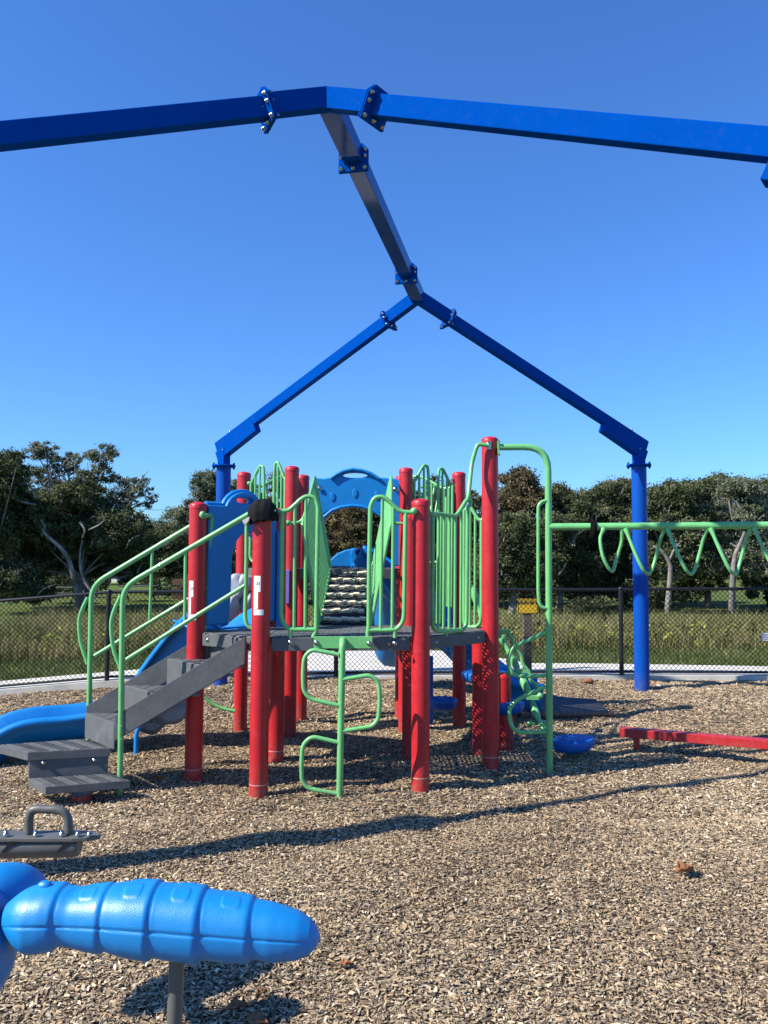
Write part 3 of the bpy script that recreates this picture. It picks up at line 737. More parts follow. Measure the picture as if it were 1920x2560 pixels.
# small paired guard rails on the upper deck (G-E and I-L) and behind
def guard(A, B, z0, h, hump, nb=3, r=.014, half=None, name='guard_rail'):
    """one rail panel from post A to post B: a hump at the far end from the clamp"""
    d = B-A
    P = lambda s, z: A+d*s+V(0, 0, z)
    s0, s1 = half; mb = MB()
    lowz, topz, clampz = z0+.06, z0+h+hump, z0+h
    e = 1 if s1 > s0 else -1; L = s1-s0
    mb.tube([P(s0, clampz), P(s0+L*.18, clampz), P(s0+L*.45, clampz+hump*.55), P(s0+L*.72, topz), P(s1-.02*e, topz-.01), P(s1, topz-.10), P(s1, lowz), P(s1, z0-.03)], r, 10, .05)
    mb.tube([P(s0+L*.14, clampz), P(s0+L*.14, lowz+.04), P(s0+L*.3, lowz), P(s1, lowz)], r, 10, .06)
    for k in range(1, nb+1):
        f = .14+(.86)*k/(nb+1); zz = clampz+hump*min(1, max(0, (f-.18)/.54)); mb.tube([P(s0+L*f, lowz), P(s0+L*f, zz-.004)], r*.75, 8)
    mb.ball(P(s0, clampz), .024); return mb.build(name, G, ps)
guard(pG, pE, ZU, .80, .16, 2, half=(.11, .43)); guard(pE, pG, ZU, .82, .16, 2, half=(.10, .36))
guard(pL, pI, ZU, .80, .16, 2, half=(.11, .40)); guard(pI, pL, ZU, .82, .16, 2, half=(.11, .42))
guard(pG, pF, ZU, .78, .14, 4, half=(.14, .9)); guard(pL, pH, ZU, .78, .14, 5, half=(.14, .9))
# short run of slanting bars seen over the right-hand rails
mb = MB(); mb.tube([at(1052, 1218, 7.9), at(1112, 1214, 7.9)], .014, 10)
for k in range(4): mb.tube([at(1060+k*13, 1218, 7.9), at(1046+k*13, 1300, 7.8)], .010, 8)
mb.build('guard_rail', G, ps)
# side guard from B to N with the tall grab loop, and the panel behind it
def between(A, B, u, v):
    """the point of the upright plane through A and B that a sight line meets"""
    o = V(0, 0, EYE); q = at(u, v, 1)-o; nn = V((B-A).y, -(B-A).x, 0); t = nn.dot(A-o)/nn.dot(q); return o+q*t
def zb(A, B, *pts): return [between(A, B, 1050+x*.21097, 1200+y*.21097) for x, y in pts]
mb = MB()
mb.tube(zb(pB, pN, (110, 402), (200, 400), (420, 432), (470, 370), (540, 250), (572, 225), (600, 240), (598, 300), (565, 320), (560, 900), (552, 1660), (540, 1740), (500, 1782), (300, 1790), (190, 1785), (150, 1740), (146, 1500), (150, 420)), .0155, 12, .05)
for x, y in ((222, 425), (287, 440), (352, 445), (420, 452), (490, 390)):
    mb.tube(zb(pB, pN, (x, y-20), (x-8, 1788)), .0105, 8)
mb.tube(zb(pB, pN, (310, 1790), (312, 1850)), .013, 8)
mb.build('guard_rail', G, ps)
mb = MB(); a = between(pB, pN, 1168, 1252)
mb.tube([a, at(1171, 1240, a.y+.0), at(1179, 1160, 5.93), at(1190, 1121, 5.93), at(1196, 1110, 5.93), at(1222, 1114, 5.93)], .0165, 12, .05)
o_ = mb.build('grab_loop', G, ps); mb = MB(); mb.box(at(1222, 1114, 5.945), (.035, .03, .06)); mb.bolt(at(1221, 1110, 5.93), (0, -1, 0), .012, .012); mb.build('clamp', M['steel'], o_)
mb = MB(); A2, B2 = pK+V(.05, 0, 0), pN+V(0, .1, 0)
zc = lambda *p: zb(A2, B2, *p)
mb.tube(zc((760, 470), (700, 478), (660, 420), (600, 320), (560, 330), (525, 360), (522, 1690), (545, 1738), (660, 1745), (715, 1700), (728, 1600), (728, 480)), .0145, 12, .05)
for x, y in ((595, 330), (655, 420)): mb.tube(zc((x, y), (x-6, 1742)), .0105, 8)
mb.tube(zc((665, 1745), (665, 1820)), .013, 8); mb.build('guard_rail', G, ps)
mb = MB()
zc = lambda *p: zb(pK+V(.0, .0, 0), pN+V(0, .25, 0), *p)
for x, y0, y1 in ((205, 350, 1700), (240, 380, 1700), (300, 200, 1500), (330, 100, 1500), (375, 60, 1500)): mb.tube(zc((x+12, y0), (x-4, y1)), .0105, 8)
mb.build('guard_bars', G, ps)
# tall arm, pole and the rungs on it
Yg = 5.93
mb = MB(); gb = at(1373, 1925, Yg); gb.z = mulchz(gb.x, gb.y)-.1
arm = [at(1243, 1118, Yg+.03), at(1300, 1117, Yg), at(1345, 1116, Yg), at(1370, 1135, Yg), at(1371, 1170, Yg), at(1372, 1500, Yg), at(1374, 1905, Yg), gb]
mb.tube([arm[0], at(1370, 1117, Yg), arm[5], arm[6], arm[7]], .0255, 20, .18)
ao = mb.build('arm_pole', G, ps)
mb = MB(); mb.box(at(1245, 1120, Yg+.03), (.012, .06, .10)); mb.bolt(at(1246, 1104, Yg), (1, 0, 0), .012, .012); mb.bolt(at(1246, 1136, Yg), (1, 0, 0), .012, .012); mb.build('mounting_plate', G, ao)
for pts in (((1410, 148), (1262, 215), (1236, 262), (1236, 300), (1262, 350), (1330, 352), (1410, 348)), ((1410, 398), (1275, 460), (1240, 500), (1242, 560), (1268, 608), (1330, 610), (1412, 608))):
    mb = MB(); mb.tube(z4(Yg-.01, *pts), .0155, 12, .06); mb.build('rung', G, ps)
mb = MB(); mb.tube(z3(Yg-.01, (1300, 558), (1262, 560), (1233, 590), (1232, 700), (1232, 1200), (1240, 1270), (1262, 1298), (1300, 1302)), .0135, 12, .05); mb.build('grab_bar', G, ps)
# overhead rail with hanging loops
bz = at(1371, 1317, Yg); be = at(1919, 1313, 5.60); dirb = (be-bz)
far_ = bz+dirb*1.9
mb = MB(); mb.tube([bz, far_], .0265, 18); mr = mb.build('overhead_rail', G, ps)
mb = MB(); c = bz+dirb*((1487-1371)/548); mb.ball(c+V(0, 0, -.02), .078, 20, (.32, .9, 1)); mb.build('end_stop', M['wire'], mr)
us = [1507, 1563, 1667, 1775, 1883, 1995, 2110, 2230]
def on(u):
    # rail point seen at column u
    lo_, hi_ = 0., 1.9
    for _ in range(30):
        m_ = (lo_+hi_)/2; p = bz+dirb*m_; q = MC.inverted() @ p; uu = 960+F_PX*q.x/-q.z
        if uu < u: lo_ = m_
        else: hi_ = m_
    return bz+dirb*lo_
for i in range(len(us)-1):
    a, e = on(us[i]), on(us[i+1]-(6 if i else 8)); m_ = a.lerp(e, .52)
    dn = V(0, 0, -.335)
    if i == 0: P_ = [a+V(0, -.01, -.02), a+V(-.035, -.05, -.10), a+V(-.02, -.08, -.24), m_+V(-.02, -.04, -.335), e+V(-.035, .03, -.24), e+V(0, .02, -.12), e+V(0, .0, -.02)]
    else: P_ = [a+V(0, -.01, -.02), a.lerp(e, .09)+V(0, -.04, -.12), a.lerp(e, .20)+V(0, -.07, -.225), a.lerp(e, .34)+V(0, -.07, -.310), a.lerp(e, .48)+V(.0, -.04, -.348), a.lerp(e, .62)+V(0, .0, -.345), a.lerp(e, .76)+V(0, .04, -.285), a.lerp(e, .88)+V(0, .05, -.18), a.lerp(e, .94)+V(0, .03, -.09), e+V(0, .0, -.02)]
    mb = MB(); pth = smooth_path(P_, 8); nn_ = len(pth)
    mb.tube(pth, .0125, 12, rads=[.0125+.008*max(0, 1-k/5)+.005*max(0, 1-(nn_-1-k)/5) for k in range(nn_)]); mb.build('hanging_loop', G, mr)
ge = far_-dirb*.05; mb = MB(); mb.tube([V(ge.x, ge.y, -.2), V(ge.x, ge.y, ge.z+.35)], .0255, 18); mb.build('end_pole', G, mr)
# twisted climber at the back right
mb = MB()
z8 = zoomed(1100, 1580, .211)
path = [at(1180, 1465, 7.1), at(1196, 1520, 7.05), at(1215, 1560, 7.0)]+z8(6.95, (700, 30))+z8(6.9, (775, 160))+z8(6.85, (890, 380))+z8(6.75, (960, 530))+z8(6.65, (1075, 780))+z8(6.55, (1140, 980))+z8(6.5, (1215, 1130))+[at(1368, 1845, 6.48)]
sm_ = smooth_path(path, 10)
mb.tube(sm_, .034, 16, rads=[.027+.008*math.sin(i*.42) for i in range(len(sm_))]); tw = mb.build('twist_climber', G, ps)
mb = MB(); mb.tube(smooth_path(z8(6.72, (790, -20), (850, 80), (880, 180), (960, 280), (985, 380), (1060, 480), (1075, 570), (1150, 650), (1150, 740), (1110, 800)), 8), .0165, 12); mb.build('coil_rail', G, tw)
for (x, y, dx, dy) in ((815, 492, 150, -30), (1060, 1085, 150, -10), (1185, 755, -90, 20), (700, 40, 60, -50)):
    mb = MB(); a, e = z8(6.55, (x, y), (x+dx, y+dy)); mb.ball(a, .026, 14); mb.tube([a, e], .012, 10); mb.box(e, (.10, .05, .03)); mb.build('foot_step', G, tw)
# rung tube low behind the stairs
mb = MB(); mb.tube(smooth_path([at(512, 1742, 7.2), at(530, 1758, 7.2), at(556, 1771, 7.2), at(588, 1778, 7.2)], 6), .0165, 12); mb.build('rung', G, ps)
# slides: a trough swept along a path
def trough(path, prof, name, mat, parent=ps, n=10, bank=None):
    P = smooth_path(path, n); vs = []; fs = []; m = len(prof)
    for i, p in enumerate(P):
        d = (P[min(i+1, len(P)-1)]-P[max(i-1, 0)]); d.normalize(); sx = V(d.y, -d.x, 0).normalized(); uz = sx.cross(d)
        for x, z in prof: vs.append(p+sx*x+uz*z)
    for i in range(len(P)-1):
        for k in range(m-1): fs.append((i*m+k, (i+1)*m+k, (i+1)*m+k+1, i*m+k+1))
    mb = MB(); mb.add(vs, fs, True); o = mb.build(name, mat, parent)
    so_ = o.modifiers.new('wall', 'SOLIDIFY'); so_.thickness = .012; so_.offset = 0
    return o, P
prof = [(-.295, .15), (-.298, .175), (-.285, .195), (-.255, .198), (-.238, .182), (-.215, .11), (-.17, .035), (-.10, -.03), (0, -.045), (.10, -.03), (.17, .035), (.215, .11), (.238, .182), (.255, .198), (.285, .195), (.298, .175), (.295, .15)]
trough([V(-1.12, 6.05, 1.05), V(-1.35, 6.32, .92), V(-1.66, 6.60, .62), V(-1.92, 6.72, .36), V(-2.2, 6.72, .18), (-2.6, 6.62, .12), (-2.9, 6.50, .11), (-3.06, 6.42, .05), (-3.14, 6.37, -.06)], prof, 'slide', M['plastic'])
mb = MB(); mb.tube([V(-1.98, 6.45, .25), V(-2.0, 6.42, .16), V(-2.0, 6.42, -.15)], .020, 10); mb.build('slide_leg', M['plastic'], ps)
def lumpy(c, size, seed, name, mat, parent=ps):
    bm = bmesh.new(); bmesh.ops.create_icosphere(bm, subdivisions=4, radius=1); rr_ = random.Random(seed)
    dirs = [(V(rr_.gauss(0, 1), rr_.gauss(0, 1), rr_.gauss(0, 1)).normalized(), rr_.uniform(.62, .88)) for _ in range(16)]
    for v in bm.verts:
        r_ = 1
        for d_, h in dirs:
            q = v.co.dot(d_)
            if q > h: r_ = min(r_, h/q+.05*(q-h))
        v.co *= r_; v.co = Vector(c)+V(v.co.x*size[0], v.co.y*size[1], v.co.z*size[2])
    mb = MB(); mb.add([v.co.copy() for v in bm.verts], [tuple(v.index for v in f.verts) for f in bm.faces], True); bm.free()
    return mb.build(name, mat, parent)
lumpy(at(586, 1470, 7.05), (.13, .10, .14), 3, 'rock_panel', M['rock']); lumpy(at(578, 1515, 7.0), (.10, .10, .14), 5, 'rock_panel', M['rock'])
lumpy(at(612, 1458, 7.08), (.12, .10, .11), 8, 'rock_panel', M['rock']); lumpy(at(622, 1512, 7.05), (.10, .09, .13), 15, 'rock_panel', M['rock'])
lumpy(at(425, 1775, 6.9), (.26, .14, .13), 11, 'rock_panel', M['rock']); lumpy(at(375, 1812, 6.9), (.15, .12, .09), 12, 'rock_panel', M['rock'])
mb = MB()          # flared mouth of the left slide, just inside the arch
nE = V(-.7, .7, 0)
b0 = pC.lerp(pD, .5)+nE*.10
fl = []
for k in range(13):
    t = -1+2*k/12; fl.append((t, .30*(1-t*t)))
vs = []
for (t, h) in fl:
    e_ = (pD-pC).normalized(); vs.append(b0+e_*(.32*t)+V(0, 0, ZD+.01)); vs.append(b0+e_*(.33*t)+nE*.30+V(0, 0, ZD+.02+.10*(t*t)-.05))
mb.add(vs, [(2*k, 2*k+2, 2*k+3, 2*k+1) for k in range(12)], True); o = mb.build('slide_mouth', M['plastic'], ps)
so_ = o.modifiers.new('wall', 'SOLIDIFY'); so_.thickness = .015
# upper double slide hood beyond the ramp, and the slide that runs down to the right
mb = MB(); Yh = 8.15
hood = [at(u, v, Yh) for u, v in ((824, 1418), (826, 1398), (842, 1384), (862, 1375), (885, 1370), (905, 1374), (922, 1384), (932, 1400), (934, 1418))]
mb.hexa(hood, [p+V(0, .10, 0) for p in hood]); hd = mb.build('slide_hood', M['plastic'], ps, bevel=.015)
mb = MB(); lp = [at(u, v, Yh-.03) for u, v in ((877, 1417), (876, 1385), (880, 1372), (888, 1371), (892, 1385), (898, 1417))]
mb.hexa(lp, [p+V(0, .03, 0) for p in lp]); mb.build('hood_divider', M['plastic'], hd, bevel=.008)
prof2 = [(-.355, .24), (-.35, .285), (-.33, .30), (-.305, .285), (-.27, .12), (-.19, .01), (0, -.03), (.19, .01), (.27, .12), (.305, .285), (.33, .30), (.35, .285), (.355, .24)]
trough([V(-.35, 8.35, 1.48), V(-.05, 8.33, 1.28), V(.3, 8.27, .98), V(.68, 8.17, .62), V(.98, 8.12, .30), V(1.25, 8.08, .12), V(1.48, 8.06, .08), V(1.58, 8.05, .07)], prof2, 'slide', M['plastic'])
trough([V(.0, 8.0, 1.49), V(.05, 8.4, 1.44), V(.1, 8.9, 1.05), V(.12, 9.4, .60), V(.12, 9.8, .32), V(.12, 10.1, .26)], prof, 'slide', M['plastic'])
mb = MB(); a = at(1078, 1640, 7.6); mb.tube([a, V(a.x, a.y, mulchz(a.x, a.y)-.1)], .020, 10); a = at(1082, 1640, 7.9); mb.build('slide_leg', M['podblue'], ps)
mb = MB(); a = at(717, 1440, 7.0); mb.box((a.x, a.y, 1.34), (.05, .03, .30)); mb.build('activity_panel', M['purple'], ps, bevel=.004)
mb = MB(); a = at(697, 1250, 6.2); mb.box((a.x+.02, a.y, 1.42), (.05, .08, .78)); mb.build('panel_edge', M['plastic'], ps, bevel=.006)
# stickers on two posts
def wrap(post, u0, u1, v0, v1, mat='white', ro=.0645):
    Y = post.y-.05; z_t, z_b = at(960, v0, Y).z, at(960, v1, Y).z
    xa, xb = at(u0, 1400, Y).x-post.x, at(u1, 1400, Y).x-post.x
    f_ = lambda x: math.asin(max(-.999, min(.999, x/.0635)))
    a0, a1 = f_(xa), f_(xb); vs = []; fs = []; n = 10
    for k in range(n+1):
        t = a0+(a1-a0)*k/n; x, y = post.x+ro*math.sin(t), post.y-ro*math.cos(t)
        vs += [V(x, y, z_b), V(x, y, z_t)]
    for k in range(n): fs.append((2*k, 2*k+2, 2*k+3, 2*k+1))
    mb = MB(); mb.add(vs, fs, True); return mb, (a0+a1)/2, (z_t+z_b)/2
def words(s, post, ang, z, size, parent, ro=.0655):
    vs, fs = text_shape(s, size); n_ = V(math.sin(ang), -math.cos(ang), 0); ex = V(math.cos(ang), math.sin(ang), 0); c = post+n_*ro; c.z = z
    vs = [c+ex*p.x+V(0, 0, p.y)+n_*p.z-n_*(1-math.cos(min(1.2, p.x/ro)))*ro for p in vs]
    mb = MB(); mb.add(vs, fs); return mb.build('lettering', M['ink'], parent)
for post, o, u0, u1, dv, par in ((pA, 0, 636, 653, 0, oA), (pC, 0, 474, 486, 13, oC)):
    mb, a_, z_ = wrap(post, u0, u1, 1441+dv, 1481+dv)
    mb2, _, _ = wrap(post, u0, u1-6, 1482+dv, 1523+dv); mb.add(mb2.v, mb2.f, True); mb2, _, _ = wrap(post, u0, u1+8, 1525+dv, 1539+dv); mb.add(mb2.v, mb2.f, True)
    st = mb.build('sticker', M['white'], par); words('21', post, a_+.12, z_+.002, .03, par)
# ---------------------------------------------------------------- cap hanging on the front post
cp = empty('baseball_cap', (pA.x, pA.y, 1.93), 'black baseball cap with a grey brim hung over the front left red post', 'cap')
mb = MB(); n = 40; m = 16; c = V(pA.x+.006, pA.y-.01, 1.905); vs = []; fs = []
for i in range(m+1):
    th = (i/m)*R(118)
    for k in range(n):
        ph = 2*math.pi*k/n; fold = 1+.045*math.sin(6*ph+1)*math.sin(th)**2+.03*math.sin(11*ph+3*th)
        r_ = .094*math.sin(min(th, R(90)))*fold*(1-.10*max(0, th-R(90)))
        z = .098*math.cos(th)-(.035*max(0, th-R(90)))+.006*math.sin(7*ph+4*th)*math.sin(th)
        p = V(r_*1.05*math.cos(ph), r_*.95*math.sin(ph), z); vs.append(c+Matrix.Rotation(R(-9), 3, 'Y') @ p)
for i in range(m):
    for k in range(n): k2 = (k+1) % n; fs.append((i*n+k, (i+1)*n+k, (i+1)*n+k2, i*n+k2))
mb.add(vs, fs, True); o = mb.build('crown', M['cap'], cp); md = o.modifiers.new('cloth', 'SOLIDIFY'); md.thickness = .003
mb = MB(); mb.lathe(c+V(.014, 0, .094), [(.008, 0), (.007, .004), (.001, .006)], 10); mb.build('button', M['cap'], o)
mb = MB(); vs = []; fs = []
for i in range(13):
    t = -1+2*i/12
    for j in range(5):
        q = j/4; x = -.080-.055*q*(1-.55*t*t); y = .078*t*(1-.1*q); z = -.050-.03*q+.026*(1-t*t)*(1)-.012*abs(t)
        vs.append(c+V(x, y-.01, z))
for i in range(12):
    for j in range(4): fs.append((i*5+j, i*5+j+1, i*5+j+6, i*5+j+5))
mb.add(vs, fs, True); o = mb.build('brim', M['capgrey'], cp); md = o.modifiers.new('cloth', 'SOLIDIFY'); md.thickness = .004
mb = MB(); a = c+V(.088, -.045, .012)
vs_, fs_ = text_shape('F', .022, .001); e1 = V(.55, .83, 0).normalized(); mb.add([a+e1*p.x+V(0, 0, p.y)+V(.83, -.55, 0)*(p.z+.006) for p in vs_], fs_); mb.build('emblem', M['white'], cp)
# ---------------------------------------------------------------- loose play items
def pod(u, v, Y, r, label, post=True, long=1.0, tilt=0):
    c = at(u, v, Y); root = empty('stepping_pod', (c.x, c.y, mulchz(c.x, c.y)), label, 'stepping pod', 'blue stepping pods under and beside the playset')
    mb = MB(); n = 28; prof_ = [(r*.45, -.095), (r*.84, -.070), (r*.96, -.045), (r*1.0, -.005), (r*.97, .010), (r*.90, .016), (r*.4, .018), (.002, .018)]
    vs = []; fs = []
    for i, (q, h) in enumerate(prof_):
        for k in range(n):
            t = 2*math.pi*k/n; w_ = 1+.03*math.cos(6*t); vs.append(c+V(q*w_*math.cos(t)*long, q*w_*math.sin(t), h+tilt*q*math.cos(t)))
    for i in range(len(prof_)-1):
        for k in range(n): k2 = (k+1) % n; fs.append((i*n+k, i*n+k2, (i+1)*n+k2, (i+1)*n+k))
    mb.add(vs, fs, True)
    for k in range(10):
        t = 2*math.pi*k/10; mb.box(c+V(.6*r*long*math.cos(t), .6*r*math.sin(t), .021), (.05, .012, .006), Matrix.Rotation(t, 3, 'Z'))
    mb.add([vs[k] for k in range(n)], [tuple(reversed(range(n)))]); mb.build('step_top', M['podblue'], root)
    if post:
        mb = MB(); z0 = mulchz(c.x, c.y)-.15; mb.lathe((c.x, c.y, z0), [(.058, 0), (.058, c.z-.06-z0)], 24); mb.build('post', M['red'], root)
pod(1211, 1683, 6.9, .20, 'highest blue stepping pod on the red post right behind the tall post', True)
pod(1107, 1750, 7.05, .13, 'low blue stepping pod to the left, behind the front right red post', False)
pod(1266, 1758, 6.72, .15, 'blue stepping pod on a short red post just behind the tall red post', True)
pod(1432, 1850, 6.35, .15, 'blue stepping pod to the right of the green pole, nearest the balance beam', False, 1.15, .1)
# balance beam
bb = empty('balance_beam', (3.0, 5.9, 0), 'low red balance beam on square feet at the right edge over the wood chips', 'balance beam')
a = at(1553, 1829, 6.62); e = at(1935, 1861, 6.20); d = (e-a); far2 = a+d*1.9
mb = MB(); mb.beam(a, far2, .095, .070); mb.build('beam', M['red'], bb, bevel=.004)
mb = MB(); mb.beam(a-d.normalized()*.006, a, .10, .075); mb.bolt(a-d.normalized()*.006+V(0, 0, .0), -d, .012, .01); mb.build('end_cap', M['red'], bb)
for t in (.105, 1.0, 1.8):
    c = a+d*t; mb = MB(); mb.box((c.x, c.y, (c.z-.04+mulchz(c.x, c.y)-.12)/2), (.042, .042, c.z-.04-mulchz(c.x, c.y)+.12)); mb.build('leg', M['red'], bb, bevel=.003)
# dark wear mat with a ribbed brown edge at the foot of the slide
mt = empty('rubber_mat', (2.2, 8.0, 0), 'dark rubber mat with a ribbed brown front edge on the chips by the slide end', 'mat')
A_, B_, C_, D_ = at(1330, 1772, 7.9), at(1525, 1757, 8.1), at(1490, 1733, 8.75), at(1330, 1728, 8.9)
z0 = mulchz(A_.x, A_.y); lp = [V(A_.x, A_.y, .05), V(B_.x, B_.y, .03), V(C_.x, C_.y, .05), V(D_.x, D_.y, .07)]
mb = MB(); mb.hexa([p-V(0, 0, .04) for p in lp], lp); mb.build('mat_sheet', M['rubber'], mt, bevel=.006)
mb = MB(); a, e = lp[0]+V(-.1, -.03, 0), lp[1]+V(.08, -.02, -.005); N = 90
mb.tube([a.lerp(e, k/N) for k in range(N+1)], .035, 12, rads=[(.040-.018*k/N)*(1+.18*math.sin(k*1.1)) for k in range(N+1)])
mb.build('rolled_edge', paint('brown_rubber', (.15, .10, .075), .7, .2, 12, .6), mt)
# red clay lump by the kerb, curled leaves
def lump(name, c, size, seed, mat, label, cat, group=None):
    tag(lumpy(c, size, seed, name, mat, None), label, cat, group)
clay = paint('red_clay', (.24, .11, .07), .95, .3, 14, 1, spec=.1)
lump('clay_lump', (2.62, 10.12, .03), (.08, .06, .05), 21, clay, 'lump of red clay against the kerb left of the blue post', 'clay lump')
leafm = paint('dry_leaf', (.24, .11, .05), .8, .35, 20, .8, spec=.2)
def dry_leaf(u, v, size, rot, label, curl=.35):
    o0 = V(0, 0, EYE); q = at(u, v, 1)-o0; t = (EYE-.018)/-q.z; c = o0+q*t; c.z = mulchz(c.x, c.y)+.022
    vs = []; fs = []; nI, nJ = 14, 6
    for i in range(nI+1):
        s_ = i/nI; wd = size*.33*math.sin(math.pi*min(1, s_**.8))*(1+.22*math.sin(s_*19)); x = (s_-.5)*size
        for j in range(nJ+1):
            t_ = -1+2*j/nJ; vs.append((x, wd*t_, curl*size*(abs(t_)**1.6)*.35+.10*size*math.sin(s_*3.1)+.004*math.sin(9*s_+4*t_)))
    for i in range(nI):
        for j in range(nJ): k = i*(nJ+1)+j; fs.append((k, k+nJ+1, k+nJ+2, k+1))
    Rm = Matrix.Rotation(rot, 3, 'Z'); mb = MB(); mb.add([c+Rm @ Vector(p) for p in vs], fs, True)
    mb.tube([c+Rm @ V(-size*.5, 0, .004), c+Rm @ V(-size*.7, .01, .008)], .0015, 5)
    o = mb.build('dry_leaf', leafm); md = o.modifiers.new('thick', 'SOLIDIFY'); md.thickness = .0012
    tag(o, label, 'leaf', 'dry brown leaves on the wood chips')
dry_leaf(1712, 2186, .10, .2, 'curled brown leaf lying alone in the open wood chips at the right', .9)
dry_leaf(592, 2526, .075, .3, 'broad brown leaf under the blue rider, beside its pole at the bottom edge')
dry_leaf(640, 2555, .09, -.4, 'small brown leaf at the bottom edge, right of the broad one')
dry_leaf(655, 2482, .05, .9, 'tiny brown leaf right of the shadow under the blue rider', .6)
dry_leaf(395, 1947, .10, -.3, 'orange brown leaf between the lowest step and the red posts', .6)
dry_leaf(865, 2412, .05, .1, 'tiny brown leaf below the tip of the blue rider', .6)
# ---------------------------------------------------------------- blue insect-shaped rider in the foreground
rd = empty('spring_rider', (-1.0, 2.2, 0), 'bright blue ribbed insect-shaped ride-on on a grey pole in the foreground', 'ride-on toy')
YR = 1.95
def zr(x, y): return (.5425*x, 1950+.5425*y)
tops = [(40, 560), (75, 530), (110, 508), (160, 492), (230, 484), (285, 486), (293, 492), (303, 497), (345, 505), (420, 497), (495, 484), (505, 487), (517, 489), (600, 480), (715, 475), (727, 482), (738, 489), (800, 494), (930, 500), (945, 510), (958, 519), (1050, 532), (1155, 546), (1170, 556), (1182, 564), (1250, 576), (1320, 596), (1380, 617), (1430, 648), (1460, 683), (1478, 722)]
bots = [(40, 690), (75, 725), (110, 757), (160, 783), (230, 776), (285, 762), (293, 752), (303, 746), (345, 752), (420, 768), (495, 781), (505, 772), (517, 770), (600, 792), (715, 810), (727, 800), (738, 794), (800, 806), (930, 824), (945, 812), (958, 805), (1050, 816), (1155, 824), (1170, 812), (1182, 806), (1250, 820), (1320, 820), (1380, 812), (1430, 792), (1460, 766), (1478, 724)]
tx = np.array([p[0] for p in tops], float); ty = np.array([p[1] for p in tops], float); by = np.array([p[1] for p in bots], float)
N = 330; xs_ = np.concatenate([np.linspace(40, 1440, N-40), 1440+38*np.sin(np.linspace(.02, math.pi/2, 40))])
Ty = np.interp(xs_, tx, ty); By = np.interp(xs_, tx, by)
ker = np.ones(7)/7
Ty[4:-44] = np.convolve(Ty, ker, 'same')[4:-44]; By[4:-44] = np.convolve(By, ker, 'same')[4:-44]
endk = xs_ > 1440; s_ = (xs_[endk]-1440)/38
seam = [(40, 670), (290, 667), (505, 674), (725, 688), (945, 705), (1170, 724), (1440, 745), (1478, 735)]
SY = np.interp(xs_, [p[0] for p in seam], [p[1] for p in seam])
NK = 144; vs = []; pads = [(420, 36), (628, 40), (845, 40), (1072, 42)]
groove = [295, 508, 728, 948, 1172]
for i in range(N):
    x = xs_[i]; u, vt = zr(x, Ty[i]); _, vb = zr(x, By[i]); c = at(u, (vt+vb)/2, YR); hz_ = (at(u, vt, YR)-at(u, vb, YR)).length/2
    g_ = min(abs(x-gx) for gx in groove); hy = hz_*1.08
    f_s = (vt+vb)/2-zr(x, SY[i])[1]; sang = R(23)+math.asin(max(-.9, min(.9, f_s/max(1, (vb-vt)/2))))
    for k in range(NK):
        a = 2*math.pi*k/NK         # 0 is the camera side
        rr = 1.0; da = abs(((a-sang+math.pi) % (2*math.pi))-math.pi)
        if x < 1455: rr -= .050*math.exp(-(da/.035)**2)
        da2 = abs(((a-(math.pi-sang)+math.pi) % (2*math.pi))-math.pi); rr -= .05*math.exp(-(da2/.035)**2)
        rr -= .035*math.exp(-(g_/10)**2)
        if a < math.pi:            # raised pads on both shoulders of the back
            for side in (1.28, math.pi-1.02):
                for px_, hw in pads:
                    q = ((abs((x-px_+10*(a-side))/hw))**4+(abs(a-side)/.30)**4); rr += .026/(1+math.exp(min(60, (q-1)*9)))
        sq = (abs(math.cos(a))**2.35+abs(math.sin(a))**2.35)**(-1/2.35)
        rr *= sq
        vs.append((c.x+0, c.y-hy*rr*math.cos(a), c.z+hz_*rr*math.sin(a)))
vs = np.array(vs); i_ = np.arange(N-1)[:, None]*NK; k_ = np.arange(NK)[None, :]; k2_ = (k_+1) % NK
fs = np.stack([i_+k_, i_+k2_, i_+NK+k2_, i_+NK+k_], -1).reshape(-1, 4)[:, ::-1]
quads('tail', vs, fs, M['plastic2'], rd, smooth=True)
cth = at(-98, 2362, YR)
mb = MB(); mb.ball(cth, .155, 48, (.80, .85, 1.0), Matrix.Rotation(R(-14), 3, 'Y')); mb.build('thorax', M['plastic2'], rd)
mb = MB(); mb.tube(smooth_path([at(-150, 2330, YR+.05), at(-40, 2250, YR+.10), at(20, 2236, YR+.14), at(48, 2244, YR+.17)], 8), .077, 32, rads=[.077]*25); mb.ball(at(46, 2244, YR+.17), .076, 28)
mb.build('seat_lobe', M['plastic2'], rd)
mb = MB(); mb.ball(at(112, 2214, YR), .015, 16, (1.2, .9, .8)); mb.build('knob', M['plastic2'], rd)
# unseen boards left of the thorax, placed and shaped to cast a ground shadow
for wc, wl, ww in ((V(-1.72, 2.62, 1.00), .30, .15), (V(-1.62, 2.30, 1.02), .24, .12)):
    e1, e2 = V(.68, .72, .12).normalized(), V(-.72, .62, .25).normalized(); lp = [wc+e1*(wl*math.cos(2*math.pi*k/28))+e2*(ww*math.sin(2*math.pi*k/28)) for k in range(28)]
    mb = MB(); mb.hexa(lp, [p+V(0, 0, .03) for p in lp]); mb.tube([cth+V(-.05, .05, .05), wc-e1*wl*.3], .03, 14); mb.build('shadow_wing', M['plastic2'], rd, bevel=.006)
pt_ = at(443, 2375, YR); pb_ = at(436, 2560, YR); dd = (pb_-pt_)
mb = MB(); mb.tube([pt_-dd*.2, pt_+dd*.05, pt_+dd*((pt_.z+.1)/-dd.z)], .0185, 20); mb.build('pole', M['greyrail'], rd)
